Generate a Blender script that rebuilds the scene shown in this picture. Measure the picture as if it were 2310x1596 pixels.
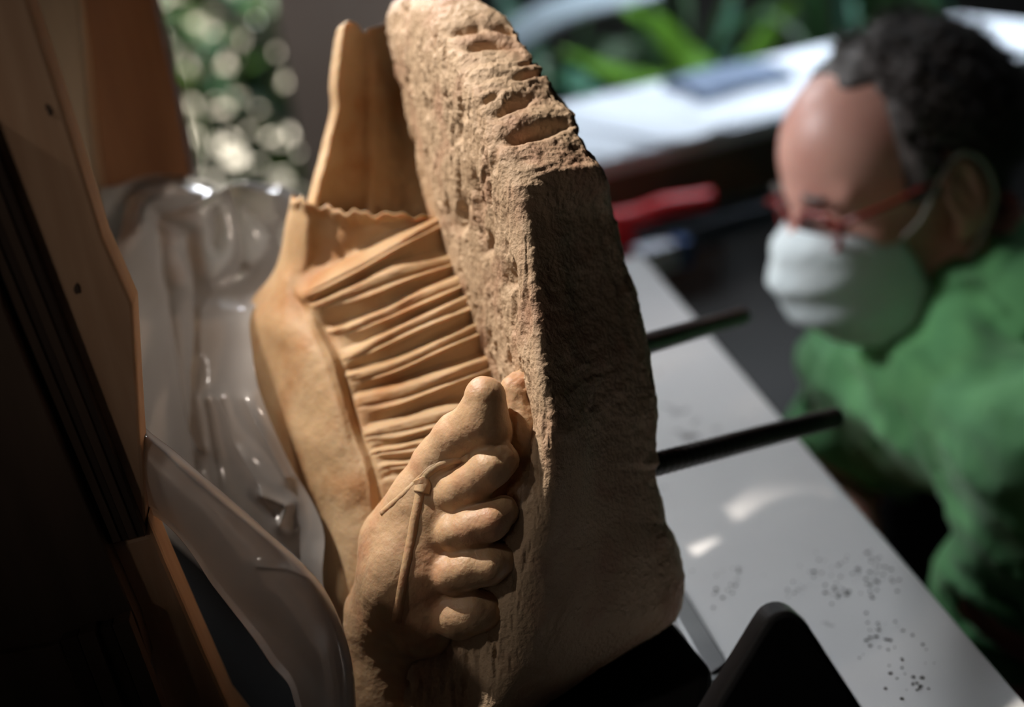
import bpy, bmesh, math, random
import numpy as np
from mathutils import Vector, Matrix

sc = bpy.context.scene
for o in list(bpy.data.objects): bpy.data.objects.remove(o)
COL = sc.collection
rnd = random.Random(7)

# ------------------------------------------------------------------ camera, world, lights, exposure
F = 2700.0; CX = 1155.0; CY = 798.0; W_IMG = 2310.0
CAM = np.array([0.0, 0.0, 1.17])
PITCH = math.radians(24.0); ROLL = math.radians(6.5)
_R0 = np.array([1.0, 0, 0]); _U0 = np.array([0, math.sin(PITCH), math.cos(PITCH)])
FWD = np.array([0, math.cos(PITCH), -math.sin(PITCH)])
ER = math.cos(ROLL)*_R0 - math.sin(ROLL)*_U0
EU = math.sin(ROLL)*_R0 + math.cos(ROLL)*_U0

def P(px, py, d):
    """the place in the room that lies at depth d along the line of sight px, py"""
    return CAM + d*(FWD + (px-CX)/F*ER - (py-CY)/F*EU)
def PZ(px, py, z):
    r = FWD + (px-CX)/F*ER - (py-CY)/F*EU
    return CAM + r*((z-CAM[2])/r[2])
def depth_of(p): return float(np.dot(np.asarray(p)-CAM, FWD))
def local2w(v):            # local sculpting frame: x right, y down, z away
    v = np.asarray(v, float)
    return CAM + v[..., 0:1]*ER - v[..., 1:2]*EU + v[..., 2:3]*FWD
def px2l(a):               # (px, py, depth) -> local sculpting frame in metres
    a = np.asarray(a, float)
    return np.stack([(a[..., 0]-CX)/F*a[..., 2], (a[..., 1]-CY)/F*a[..., 2], a[..., 2]], -1)

cam = bpy.data.cameras.new('camera'); camo = bpy.data.objects.new('camera', cam); COL.objects.link(camo)
cam.sensor_width = 36.0; cam.lens = F/W_IMG*36.0; cam.clip_start = 0.02; cam.clip_end = 60
camo.matrix_world = Matrix(((ER[0], EU[0], -FWD[0], CAM[0]), (ER[1], EU[1], -FWD[1], CAM[1]), (ER[2], EU[2], -FWD[2], CAM[2]), (0, 0, 0, 1)))
cam.dof.use_dof = True; cam.dof.focus_distance = 0.535; cam.dof.aperture_fstop = 3.0
sc.camera = camo
sc.view_settings.view_transform = 'Standard'; sc.view_settings.look = 'None'
sc.view_settings.exposure = 0.0; sc.view_settings.gamma = 1.0; sc.view_settings.use_curve_mapping = False
sc.cycles.max_bounces = 8; sc.cycles.transparent_max_bounces = 16
sc.cycles.sample_clamp_indirect = 4.0

wd = bpy.data.worlds.new('world'); sc.world = wd; wd.use_nodes = True
wd.node_tree.nodes['Background'].inputs[0].default_value = (0.75, 0.86, 1.0, 1)
wd.node_tree.nodes['Background'].inputs[1].default_value = 0.5

def aim(o, src, dst):
    o.location = Vector(src); d = Vector(dst)-Vector(src)
    o.rotation_euler = d.to_track_quat('-Z', 'Y').to_euler()
def lamp(name, kind, src, dst, energy, color, **kw):
    l = bpy.data.lights.new(name, kind); l.energy = energy; l.color = color
    for k, v in kw.items(): setattr(l, k, v)
    o = bpy.data.objects.new(name, l); COL.objects.link(o); aim(o, src, dst); return o

STONE = P(1060, 700, 0.55)
KEYDIR = -0.57*ER + 0.79*EU - 0.10*FWD; KEYDIR /= np.linalg.norm(KEYDIR)
lamp('key_spot', 'SPOT', STONE+KEYDIR*1.15, P(960, 580, .60), 100.0, (1.0, 0.91, 0.82), spot_size=math.radians(16), spot_blend=0.7, shadow_soft_size=0.012)
lamp('papers_fill', 'AREA', (0.8, 2.3, 2.45), (0.75, 2.2, 0.75), 19.0, (0.80, 0.90, 1.0), shape='RECTANGLE', size=1.4, size_y=0.8, spread=math.radians(75))  # added cool area light over the papers; the ceiling is closed
lamp('table_fill', 'AREA', (-0.9, 3.15, 2.35), (-0.12, 0.72, 0.75), 8.0, (0.90, 0.95, 1.0), shape='RECTANGLE', size=1.2, size_y=0.4, spread=math.radians(40))  # added area light above the door opening, brightens the tabletop
lamp('room_fill', 'AREA', (-1.2, -0.6, 1.6), P(350, 500, 0.6), 0.07, (1.0, 0.85, 0.72), shape='RECTANGLE', size=0.5, size_y=0.5, spread=math.radians(80))
lamp('face_fill', 'SPOT', (-1.0, 1.15, 1.62), P(1800, 440, 0.95), 72.0, (0.97, 0.96, 1.0), spot_size=math.radians(16), spot_blend=1.0, shadow_soft_size=0.10)  # added spot for the man's face and mask; no window here
lamp('plastic_fill', 'SPOT', (-0.95, 0.1, 1.95), P(400, 660, 0.70), 34.0, (1.0, 0.84, 0.70), spot_size=math.radians(14.5), spot_blend=1.0, shadow_soft_size=0.05)  # unseen warm spot added to lift the plastic sheeting
FOOT = P(965, 1120, 0.545); FD = -0.70*ER + 0.50*EU - 0.48*FWD
lamp('foot_fill', 'SPOT', FOOT+FD*1.0, FOOT, 5.5, (1.0, 0.89, 0.78), spot_size=math.radians(13), spot_blend=1.0, shadow_soft_size=0.03)  # added weak fill for the camera-facing side of the foot
lamp('crate_fill', 'SPOT', (-0.75, -0.75, 1.55), P(200, 360, 0.5), 8.0, (1.0, 0.84, 0.70), spot_size=math.radians(17), spot_blend=1.0, shadow_soft_size=0.08)  # unseen spot added to brighten the crate's side board
lamp('plant_fill', 'SPOT', (-0.3, 1.7, 2.45), P(1480, 150, 2.6), 42.0, (1.0, 0.97, 0.88), spot_size=math.radians(40), spot_blend=1.0, shadow_soft_size=0.1)  # extra unseen spot added to bring out the leaves
lamp('pillar_fill', 'SPOT', (-0.9, 0.9, 2.3), P(760, 120, 2.2), 48.0, (1.0, 0.92, 0.86), spot_size=math.radians(26), spot_blend=1.0, shadow_soft_size=0.1)  # unseen spot added to brighten the pillar
lamp('sunlight', 'SUN', (0, 0, 6), (0, 0.325, 5), 16.0, (1.0, 0.93, 0.82), angle=math.radians(0.6))

# ------------------------------------------------------------------ mesh helpers
def link(name, me, mat=None, parent=None, smooth=True):
    o = bpy.data.objects.new(name, me); COL.objects.link(o)
    if mat: me.materials.append(mat)
    if parent is not None:
        o.parent = parent
    if smooth: me.polygons.foreach_set('use_smooth', [True]*len(me.polygons))
    return o
def origin(parent):
    p = Vector((0, 0, 0))
    while parent is not None:
        p += parent.location; parent = parent.parent
    return np.array(p)
def mesh(name, verts, faces, mat=None, parent=None, smooth=True, loc=None):
    v = np.asarray(verts, float)
    o0 = origin(parent)
    if parent is None:
        base = np.array([v[:, 0].mean(), v[:, 1].mean(), v[:, 2].min()]) if loc is None else np.asarray(loc, float)
    else: base = o0
    me = bpy.data.meshes.new(name)
    v = v - base
    if isinstance(faces, np.ndarray):
        k = faces.shape[1]
        me.vertices.add(len(v)); me.vertices.foreach_set('co', v.astype(np.float32).ravel())
        me.loops.add(faces.size); me.loops.foreach_set('vertex_index', faces.astype(np.int32).ravel())
        me.polygons.add(len(faces)); me.polygons.foreach_set('loop_start', np.arange(0, faces.size, k, dtype=np.int32))
        me.update(calc_edges=True); me.validate()
    else:
        me.from_pydata([tuple(a) for a in v], [], faces); me.update()
    o = link(name, me, mat, parent, smooth)
    if parent is None: o.location = Vector(base)
    return o
def empty(name, loc, label, cat, group=None):
    o = bpy.data.objects.new(name, None); COL.objects.link(o); o.location = Vector(loc); o.empty_display_size = 0.02
    return tag(o, label, cat, group)
def tag(o, label=None, cat=None, group=None, kind=None):
    if label: o['label'] = label
    if cat: o['category'] = cat
    if group: o['group'] = group
    if kind: o['kind'] = kind
    return o
def box_pts(c, s, R=None):
    c = np.asarray(c, float); h = np.asarray(s, float)/2
    v = np.array([[x, y, z] for x in (-1, 1) for y in (-1, 1) for z in (-1, 1)])*h
    if R is not None: v = v @ np.asarray(R).T
    return v + c
BOXF = [(0, 1, 3, 2), (4, 6, 7, 5), (0, 4, 5, 1), (2, 3, 7, 6), (0, 2, 6, 4), (1, 5, 7, 3)]
def bevel(o, w, seg=2):
    m = o.modifiers.new('bevel', 'BEVEL'); m.width = w; m.segments = seg; m.limit_method = 'ANGLE'; return o
def box(name, c, s, mat, parent=None, R=None, bev=0.002):
    o = mesh(name, box_pts(c, s, R), BOXF, mat, parent, smooth=False)
    if bev: bevel(o, bev)
    return o
def rot(ax, ang): return np.array(Matrix.Rotation(ang, 3, ax))
def tube_np(path, rad, n=12, cap=True):
    path = np.asarray(path, float); m = len(path)
    rad = np.full(m, rad) if np.isscalar(rad) else np.asarray(rad, float)
    T = np.gradient(path, axis=0); T /= np.linalg.norm(T, axis=1)[:, None]+1e-12
    a = np.array([0.0, 0, 1]) if abs(T[0][2]) < 0.9 else np.array([1.0, 0, 0])
    N = np.cross(T[0], a); N /= np.linalg.norm(N); V = []
    for i in range(m):
        N = N - T[i]*np.dot(N, T[i]); N /= np.linalg.norm(N); B = np.cross(T[i], N)
        for k in range(n):
            t = 2*math.pi*k/n; V.append(path[i]+rad[i]*(math.cos(t)*N+math.sin(t)*B))
    Fc = []
    for i in range(m-1):
        for k in range(n):
            k2 = (k+1) % n; Fc.append((i*n+k, i*n+k2, (i+1)*n+k2, (i+1)*n+k))
    if cap: Fc += [tuple(range(n-1, -1, -1)), tuple(range((m-1)*n, m*n))]
    return V, Fc
def tube(name, path, rad, mat, parent=None, n=12):
    v, f = tube_np(path, rad, n); return mesh(name, v, f, mat, parent)
def smooth_path(pts, k=8):
    pts = np.asarray(pts, float); return crom(pts, np.linspace(0, len(pts)-1, (len(pts)-1)*k+1))
def crom(C, t, closed=False):
    """Catmull-Rom along axis 0"""
    n = len(C); i = np.floor(t).astype(int)
    if not closed: i = np.clip(i, 0, n-2)
    u = (t-i).reshape((-1,)+(1,)*(C.ndim-1))
    def g(j):
        if closed: return C[j % n]
        r = C[np.clip(j, 0, n-1)].copy()
        lo = j < 0; hi = j > n-1
        if lo.any(): r[lo] = 2*C[0]-C[1]
        if hi.any(): r[hi] = 2*C[-1]-C[-2]
        return r
    p0, p1, p2, p3 = g(i-1), g(i), g(i+1), g(i+2)
    return 0.5*((2*p1)+(-p0+p2)*u+(2*p0-5*p1+4*p2-p3)*u*u+(-p0+3*p1-3*p2+p3)*u**3)
def gridfaces(n, m, closed_m=False):
    i = np.arange(n-1)[:, None]; j = np.arange(m if closed_m else m-1)[None, :]
    j2 = (j+1) % m
    a = i*m+j; b = i*m+j2; c = (i+1)*m+j2; d = (i+1)*m+j
    return np.stack([a, b, c, d], -1).reshape(-1, 4)
def poly_prism(name, pts, off, mat, parent=None, bev=0.0015):
    """closed prism: polygon in the room, pushed along off"""
    pts = np.asarray(pts, float); n = len(pts); v = np.vstack([pts, pts+np.asarray(off)])
    f = [tuple(range(n)), tuple(range(2*n-1, n-1, -1))]+[(i, i+n, (i+1) % n+n, (i+1) % n) for i in range(n)]
    o = mesh(name, v, f, mat, parent, smooth=False)
    bm = bmesh.new(); bm.from_mesh(o.data); bmesh.ops.recalc_face_normals(bm, faces=bm.faces); bm.to_mesh(o.data); bm.free()
    if bev: bevel(o, bev)
    return o

# numpy noise
def _h(ix, iy, iz):
    n = (ix*374761393 + iy*668265263 + iz*1274126177) & 0x7fffffff
    n = ((n ^ (n >> 13))*1274126177) & 0x7fffffff
    return ((n ^ (n >> 16)) & 0xffff)/32767.5-1.0
def vnoise(x, y, z):
    ix, iy, iz = np.floor(x).astype(np.int64), np.floor(y).astype(np.int64), np.floor(z).astype(np.int64)
    fx, fy, fz = x-ix, y-iy, z-iz
    fx = fx*fx*(3-2*fx); fy = fy*fy*(3-2*fy); fz = fz*fz*(3-2*fz)
    def L(a, b, t): return a+(b-a)*t
    return L(L(L(_h(ix, iy, iz), _h(ix+1, iy, iz), fx), L(_h(ix, iy+1, iz), _h(ix+1, iy+1, iz), fx), fy),
             L(L(_h(ix, iy, iz+1), _h(ix+1, iy, iz+1), fx), L(_h(ix, iy+1, iz+1), _h(ix+1, iy+1, iz+1), fx), fy), fz)
def fbm(p, s, octv=4, seed=0.0, gain=0.5):
    s = np.asarray(s, float)*np.ones(3); q = p*s+seed; r = 0; a = 1.0; t = 0
    for k in range(octv):
        r = r+a*vnoise(q[..., 0], q[..., 1], q[..., 2]); t += a; a *= gain; q = q*2.03+17.3
    return r/t
def sstep(a, b, x):
    t = np.clip((x-a)/(b-a), 0, 1); return t*t*(3-2*t)

# signed distance sculpting
def s_cap(p, a, b, ra, rb=None, flat=None):
    rb = ra if rb is None else rb
    a = np.asarray(a, float); b = np.asarray(b, float); ab = b-a
    t = np.clip(((p-a)@ab)/max(ab@ab, 1e-12), 0, 1)
    return np.linalg.norm(p-(a+t[..., None]*ab), axis=-1)-(ra+(rb-ra)*t)
def s_ell(p, c, r, R=None):
    q = p-np.asarray(c, float)
    if R is not None: q = q@np.asarray(R)
    r = np.asarray(r, float); k = np.linalg.norm(q/r, axis=-1); k2 = np.linalg.norm(q/(r*r), axis=-1)+1e-9
    return k*(k-1)/k2
def smin(a, b, k):
    h = np.clip(0.5+0.5*(b-a)/k, 0, 1); return b+(a-b)*h-k*h*(1-h)
def smax(a, b, k): return -smin(-a, -b, k)
def surface_nets(fn, lo, hi, h):
    lo = np.asarray(lo, float); hi = np.asarray(hi, float)
    n = np.ceil((hi-lo)/h).astype(int)+1
    ax = [lo[k]+h*np.arange(n[k]) for k in range(3)]
    Fd = np.empty(n, np.float32)
    for i in range(0, n[0], 24):
        X = np.stack(np.meshgrid(ax[0][i:i+24], ax[1], ax[2], indexing='ij'), -1)
        Fd[i:i+24] = fn(X)
    ins = Fd < 0
    offs = np.array([[x, y, z] for x in (0, 1) for y in (0, 1) for z in (0, 1)])
    cnt = np.zeros(n-1, np.int8)
    for o in offs: cnt += ins[o[0]:o[0]+n[0]-1, o[1]:o[1]+n[1]-1, o[2]:o[2]+n[2]-1]
    act = np.argwhere((cnt > 0) & (cnt < 8))
    idx = -np.ones(n-1, np.int64); idx[act[:, 0], act[:, 1], act[:, 2]] = np.arange(len(act))
    val = np.stack([Fd[act[:, 0]+o[0], act[:, 1]+o[1], act[:, 2]+o[2]] for o in offs], 1)
    S = np.zeros((len(act), 3)); N = np.zeros(len(act))
    for i in range(8):
        for j in range(i+1, 8):
            if np.abs(offs[i]-offs[j]).sum() != 1: continue
            a, b = val[:, i], val[:, j]; m = (a < 0) != (b < 0)
            t = np.where(m, a/(a-b+1e-20), 0)
            S += np.where(m[:, None], offs[i]+t[:, None]*(offs[j]-offs[i]), 0); N += m
    V = lo+h*(act+S/N[:, None])
    Q = []
    for k in range(3):
        u, w = (k+1) % 3, (k+2) % 3
        sl0 = [slice(1, n[a]-1) for a in range(3)]; sl1 = list(sl0)
        sl0[k] = slice(0, n[k]-1); sl1[k] = slice(1, n[k])
        A = ins[tuple(sl0)]; B = ins[tuple(sl1)]
        e = np.argwhere(A != B)
        if not len(e): continue
        flip = A[e[:, 0], e[:, 1], e[:, 2]]
        st = np.array([1, 1, 1]); st[k] = 0; e = e+st
        du = np.zeros(3, int); du[u] = 1; dw = np.zeros(3, int); dw[w] = 1
        c = [idx[tuple((e-d).T)] for d in (du+dw, dw, du*0, du)]
        q = np.stack([c[0], c[1], c[2], c[3]], 1)
        q[~flip] = q[~flip][:, ::-1]
        Q.append(q)
    return V, np.vstack(Q)

# ------------------------------------------------------------------ materials
def mat(name, base, rough=0.6, metal=0.0, spec=0.5, c2=None, scale=20.0, stretch=(1, 1, 1), bump=0.0, bscale=None, detail=6, cr=(0.35, 0.65), **kw):
    m = bpy.data.materials.new(name); m.use_nodes = True; nt = m.node_tree; b = nt.nodes['Principled BSDF']
    b.inputs['Base Color'].default_value = (*base, 1); b.inputs['Roughness'].default_value = rough
    b.inputs['Metallic'].default_value = metal; b.inputs['Specular IOR Level'].default_value = spec
    for k, v in kw.items(): b.inputs[k.replace('_', ' ')].default_value = v
    if c2 is not None or bump:
        tc = nt.nodes.new('ShaderNodeTexCoord'); mp = nt.nodes.new('ShaderNodeMapping'); mp.inputs['Scale'].default_value = stretch
        nt.links.new(tc.outputs['Object'], mp.inputs['Vector'])
    if c2 is not None:
        nz = nt.nodes.new('ShaderNodeTexNoise'); nz.inputs['Scale'].default_value = scale; nz.inputs['Detail'].default_value = detail
        nt.links.new(mp.outputs[0], nz.inputs['Vector'])
        rp = nt.nodes.new('ShaderNodeValToRGB'); rp.color_ramp.elements[0].position = cr[0]; rp.color_ramp.elements[1].position = cr[1]
        rp.color_ramp.elements[0].color = (*base, 1); rp.color_ramp.elements[1].color = (*c2, 1)
        nt.links.new(nz.outputs[0], rp.inputs[0]); nt.links.new(rp.outputs[0], b.inputs['Base Color'])
    if bump:
        n2 = nt.nodes.new('ShaderNodeTexNoise'); n2.inputs['Scale'].default_value = bscale or scale; n2.inputs['Detail'].default_value = 8
        nt.links.new(mp.outputs[0], n2.inputs['Vector'])
        bp = nt.nodes.new('ShaderNodeBump'); bp.inputs['Strength'].default_value = 1.0; bp.inputs['Distance'].default_value = bump
        nt.links.new(n2.outputs[0], bp.inputs['Height']); nt.links.new(bp.outputs[0], b.inputs['Normal'])
    return m
def stone_mat(name, a, b_, c, grain, mottling=18.0):
    """weathered honey-coloured marble: two tones, ochre stains, crystalline grain"""
    m = mat(name, a, 0.62, spec=0.35, c2=b_, scale=mottling, bump=grain, bscale=520.0)
    nt = m.node_tree; bs = nt.nodes['Principled BSDF']; mp = [n for n in nt.nodes if n.type == 'MAPPING'][0]
    src = bs.inputs['Base Color'].links[0].from_socket
    nz = nt.nodes.new('ShaderNodeTexNoise'); nz.inputs['Scale'].default_value = mottling*2.2; nz.inputs['Detail'].default_value = 5
    nt.links.new(mp.outputs[0], nz.inputs['Vector'])
    rp = nt.nodes.new('ShaderNodeValToRGB'); rp.color_ramp.elements[0].position = 0.5; rp.color_ramp.elements[1].position = 0.72
    rp.color_ramp.elements[0].color = (0, 0, 0, 1); rp.color_ramp.elements[1].color = (1, 1, 1, 1)
    nt.links.new(nz.outputs[0], rp.inputs[0])
    mx = nt.nodes.new('ShaderNodeMix'); mx.data_type = 'RGBA'
    nt.links.new(rp.outputs[0], mx.inputs[0]); nt.links.new(src, mx.inputs[6]); mx.inputs[7].default_value = (*c, 1)
    nt.links.new(mx.outputs[2], bs.inputs['Base Color'])
    return m
M = {}
M['stone'] = stone_mat('broken marble', (0.52, 0.375, 0.245), (0.42, 0.29, 0.18), (0.42, 0.25, 0.16), 0.0009)
M['drape'] = stone_mat('stained carved marble', (0.52, 0.365, 0.215), (0.39, 0.245, 0.125), (0.36, 0.17, 0.065), 0.0003, 14.0)
M['foot'] = stone_mat('smooth carved marble', (0.56, 0.37, 0.22), (0.50, 0.32, 0.18), (0.48, 0.25, 0.14), 0.00035, 22.0)
M['foot'].node_tree.nodes['Principled BSDF'].inputs['Roughness'].default_value = 0.45
for k_ in ('drape', 'foot'):
    b_ = M[k_].node_tree.nodes['Principled BSDF']; b_.inputs['Subsurface Weight'].default_value = .25
    b_.inputs['Subsurface Radius'].default_value = (1.0, .42, .16); b_.inputs['Subsurface Scale'].default_value = .006
# ------------------------------------------------------------------ room shell
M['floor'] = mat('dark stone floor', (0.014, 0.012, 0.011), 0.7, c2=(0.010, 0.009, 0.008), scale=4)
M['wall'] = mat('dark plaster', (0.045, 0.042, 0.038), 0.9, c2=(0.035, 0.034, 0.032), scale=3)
M['pave'] = mat('pale paving', (0.62, 0.59, 0.52), 0.9, c2=(0.5, 0.48, 0.43), scale=5)
M['cream'] = mat('cream render', (0.72, 0.69, 0.62), 0.9, c2=(0.62, 0.59, 0.53), scale=3)
M['pillar'] = mat('grey plaster pillar', (0.34, 0.29, 0.26), 0.8, c2=(0.29, 0.245, 0.22), scale=5)
def st(o): o['kind'] = 'structure'; return o
X0, X1, Y0, Y1, ZC = -2.4, 2.6, -1.6, 3.3, 2.6
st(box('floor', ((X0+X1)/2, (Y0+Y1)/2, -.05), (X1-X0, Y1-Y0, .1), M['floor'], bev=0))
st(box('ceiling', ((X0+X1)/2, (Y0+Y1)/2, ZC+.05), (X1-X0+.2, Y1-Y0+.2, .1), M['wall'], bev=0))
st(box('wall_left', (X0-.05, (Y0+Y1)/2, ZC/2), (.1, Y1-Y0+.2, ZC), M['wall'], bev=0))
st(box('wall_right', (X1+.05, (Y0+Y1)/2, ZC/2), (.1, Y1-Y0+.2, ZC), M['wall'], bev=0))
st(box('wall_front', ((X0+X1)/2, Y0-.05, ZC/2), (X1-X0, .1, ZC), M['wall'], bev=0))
DX0, DX1 = -1.75, -.42                         # garden door opening in the back wall
st(box('wall_back', ((DX1+X1)/2, Y1+.05, ZC/2), (X1-DX1, .1, ZC), M['wall'], bev=0))
st(box('wall_back', ((DX0+X0)/2, Y1+.05, ZC/2), (DX0-X0, .1, ZC), M['wall'], bev=0))
st(box('wall_back', ((DX0+DX1)/2, Y1+.05, (ZC+2.2)/2), (DX1-DX0, .1, ZC-2.2), M['wall'], bev=0))
M['dframe'] = mat('dark door frame', (0.06, 0.055, 0.05), 0.5)
def framepart(name, c, s, par=None):
    return box(name, c, s, M['dframe'], par)
dr = st(framepart('door_1', ((DX0+DX1)/2, Y1+.04, 2.18), (DX1-DX0, .06, .04)))
for x in (DX0+.02, DX1-.02, (DX0+DX1)/2): framepart('stile', (x, Y1+.04, 1.08), (.04, .06, 2.16), dr)
framepart('sill', ((DX0+DX1)/2, Y1+.04, .02), (DX1-DX0, .06, .04), dr)
# the courtyard beyond
st(box('floor', (-.6, 6.3, -.05), (9, 5.8, .1), M['pave'], bev=0))
cw = box('garden_wall', (-.6, 5.6, 1.1), (7, .2, 2.2), M['cream'])
tag(cw, 'sunlit cream garden wall beyond the foliage', 'wall')
pc = P(795, 120, 2.25)
pl = box('pillar', (pc[0], pc[1], ZC/2), (.225, .225, ZC), M['pillar'], R=None, bev=.006); tag(pl, 'grey brown pillar rising behind the marble relief', 'pillar', kind='structure')

# ------------------------------------------------------------------ white work table under the stone
ZT = 0.75
M['board'] = mat('worn white tabletop', (0.72, 0.71, 0.70), 0.38, spec=0.5, c2=(0.60, 0.59, 0.59), scale=6, detail=4)
nt = M['board'].node_tree; bs = nt.nodes['Principled BSDF']; src = bs.inputs['Base Color'].links[0].from_socket
mp = [n for n in nt.nodes if n.type == 'MAPPING'][0]
vz = nt.nodes.new('ShaderNodeTexNoise'); vz.inputs['Scale'].default_value = 75; vz.inputs['Detail'].default_value = 3; nt.links.new(mp.outputs[0], vz.inputs['Vector'])
v2 = nt.nodes.new('ShaderNodeTexNoise'); v2.inputs['Scale'].default_value = 9; v2.inputs['Detail'].default_value = 2; nt.links.new(mp.outputs[0], v2.inputs['Vector'])
mm = nt.nodes.new('ShaderNodeMath'); mm.operation = 'MULTIPLY'; nt.links.new(vz.outputs[0], mm.inputs[0]); nt.links.new(v2.outputs[0], mm.inputs[1])
rp = nt.nodes.new('ShaderNodeValToRGB'); rp.color_ramp.elements[0].position = .355; rp.color_ramp.elements[1].position = .42
rp.color_ramp.elements[0].color = (0, 0, 0, 1); rp.color_ramp.elements[1].color = (1, 1, 1, 1); nt.links.new(mm.outputs[0], rp.inputs[0])
mx = nt.nodes.new('ShaderNodeMix'); mx.data_type = 'RGBA'; nt.links.new(rp.outputs[0], mx.inputs[0]); nt.links.new(src, mx.inputs[6]); mx.inputs[7].default_value = (.12, .11, .11, 1)
nt.links.new(mx.outputs[2], bs.inputs['Base Color'])
M['greysteel'] = mat('dull grey steel', (0.20, 0.20, 0.20), 0.5, metal=0.4, c2=(0.15, 0.15, 0.15), scale=30)
ea, eb = PZ(2310, 1580, ZT), PZ(1460, 590, ZT)
te = (eb-ea)/np.linalg.norm(eb-ea); tn = np.array([-te[1], te[0], 0.0])
q1 = ea-te*.30; q2 = eb+te*.02
wt = empty('work_table', ((q1+q2)/2+tn*.5)*np.array([1, 1, 0]), 'white topped work table with scuffed surface, carrying the marble relief', 'table')
poly_prism('table_top', [q1, q2, q2+tn*1.0, q1+tn*1.0], (0, 0, -.025), M['board'], wt, bev=.002)
for s, w in ((.08, .92), (.92, .92), (.08, .30), (.92, .30)):
    c = q1+(q2-q1)*s+tn*w
    box('leg', (c[0], c[1], (ZT-.025)/2), (.04, .04, ZT-.025), M['greysteel'], wt)
# dust and crumbs on the tabletop, small real chips
M['crumb'] = mat('dark stone crumb', (0.10, 0.09, 0.085), 0.9)
V, Fc = [], []
for k in range(170):
    g = rnd.choice([(1900, 1275, 120, 35), (1860, 1330, 110, 25), (1640, 1300, 60, 70), (1980, 1290, 60, 40), (2050, 1530, 40, 50), (1970, 1430, 60, 40)])
    p = PZ(rnd.gauss(g[0], g[2]*.6), rnd.gauss(g[1], g[3]*.6), ZT); r = rnd.uniform(.0003, .0011)
    if np.dot(p-q1, tn) < .01: continue
    b0 = len(V); a0 = rnd.random()*6
    for h, rr in ((0, 1.0), (r*.6, .6)):
        for i in range(5): t = a0+i*1.2566; V.append(p+np.array([math.cos(t)*r*rr*rnd.uniform(.7, 1.6), math.sin(t)*r*rr, h+.0001]))
    Fc += [(b0+i, b0+(i+1) % 5, b0+5+(i+1) % 5, b0+5+i) for i in range(5)]+[tuple(b0+5+i for i in range(5)), tuple(b0+4-i for i in range(5))]
o = mesh('stone_crumbs', V, Fc, M['crumb'], smooth=False); tag(o, 'dark stone crumbs scattered over the white tabletop', 'crumbs', kind='stuff')
# two flat grey bars meeting on the table
def bar(name, a, b, w, h, m, parent, z0=ZT):
    a = np.array(a); b = np.array(b); d = (b-a); d[2] = 0; d /= np.linalg.norm(d); n = np.array([-d[1], d[0], 0])*w/2
    return poly_prism(name, [a-n, b-n, b+n, a+n], (0, 0, h), m, parent)
fa = PZ(1525, 1365, ZT); fb = PZ(1630, 1545, ZT); fc = PZ(1800, 1420, ZT)
fr = empty('grey_bars', (fa+fb)/2, 'two flat grey bars lying on the table behind the black foam', 'frame')
bar('grey_bar', fa+(fa-fb)*.6, fb, .014, .006, M['greysteel'], fr)
bar('grey_bar', fb+(fb-fc)*.1, fc, .014, .006, M['greysteel'], fr)

M['foam'] = mat('black foam', (0.012, 0.012, 0.012), 0.95, spec=0.1, bump=.0006, bscale=900)
g = [q1+tn*.30, q1+tn*.998, q2+tn*.998, q2+tn*.22]
g = [PZ(1380, 1500, ZT)-te*.25, q1+tn*.995, q2+tn*.995, PZ(1250, 900, ZT)+te*.1, PZ(1250, 1300, ZT)]
o = poly_prism('shade_sheet', g, (0, 0, .010), M['foam'], bev=.002); tag(o, 'thin black sheet added to darken the table on the crate side', 'foam')  # added black sheet stands in for shade on this part of the table
# black foam under the stone and black triangular bracket in front
M['foam'] = mat('black foam', (0.012, 0.012, 0.012), 0.95, spec=0.1, bump=.0006, bscale=900)
M['blackmetal'] = mat('black lacquered metal', (0.012, 0.012, 0.013), 0.35, spec=.5)
zf = PZ(1100, 1600, ZT)
f1, f2, f3, f4 = P(1500, 1400, .64), P(1610, 1596, .60), P(1560, 1900, .52), P(760, 1900, .52)
f1[2] = f2[2] = f3[2] = f4[2] = ZT
f5 = P(740, 1520, .66); f5[2] = ZT
hz = P(1505, 1405, .62)[2]-ZT
fo = poly_prism('foam_block', [f1, f2, f3, f4, f5], (0, 0, max(.03, hz-.012)), M['foam'], bev=.004)
tag(fo, 'black foam block propping the bottom of the marble relief', 'foam')
def bracket():
    d = .47
    out = [(1716, 1425), (1738, 1392), (1768, 1379), (1796, 1383), (1818, 1402), (1945, 1596)]
    L0, R0_ = P(1716, 1425, d), P(1818, 1402, d)
    def ext(p, q):                       # run the side on down to the tabletop
        v = q-p; return p+v*((ZT-p[2])/v[2])
    left = ext(P(1716, 1425, d), P(1612, 1596, d)); right = ext(P(1818, 1402, d), P(1945, 1596, d))
    pts = [P(a, b, d) for a, b in out[:-1]]+[right, left]
    n = np.cross(pts[1]-pts[-1], pts[-2]-pts[-1]); n /= np.linalg.norm(n)
    if n@FWD < 0: n = -n
    o = poly_prism('triangular_bracket', pts, n*.022, M['blackmetal'], bev=.003)
    tag(o, 'black triangular bracket with a rounded tip standing in front of the white tabletop', 'bracket')
bracket()
# ------------------------------------------------------------------ the marble fragment
frag = empty('marble_fragment', P(1150, 1560, 0.58), 'broken honey-coloured marble relief with a sandalled foot and pleated drapery, on black foam', 'sculpture')

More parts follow.
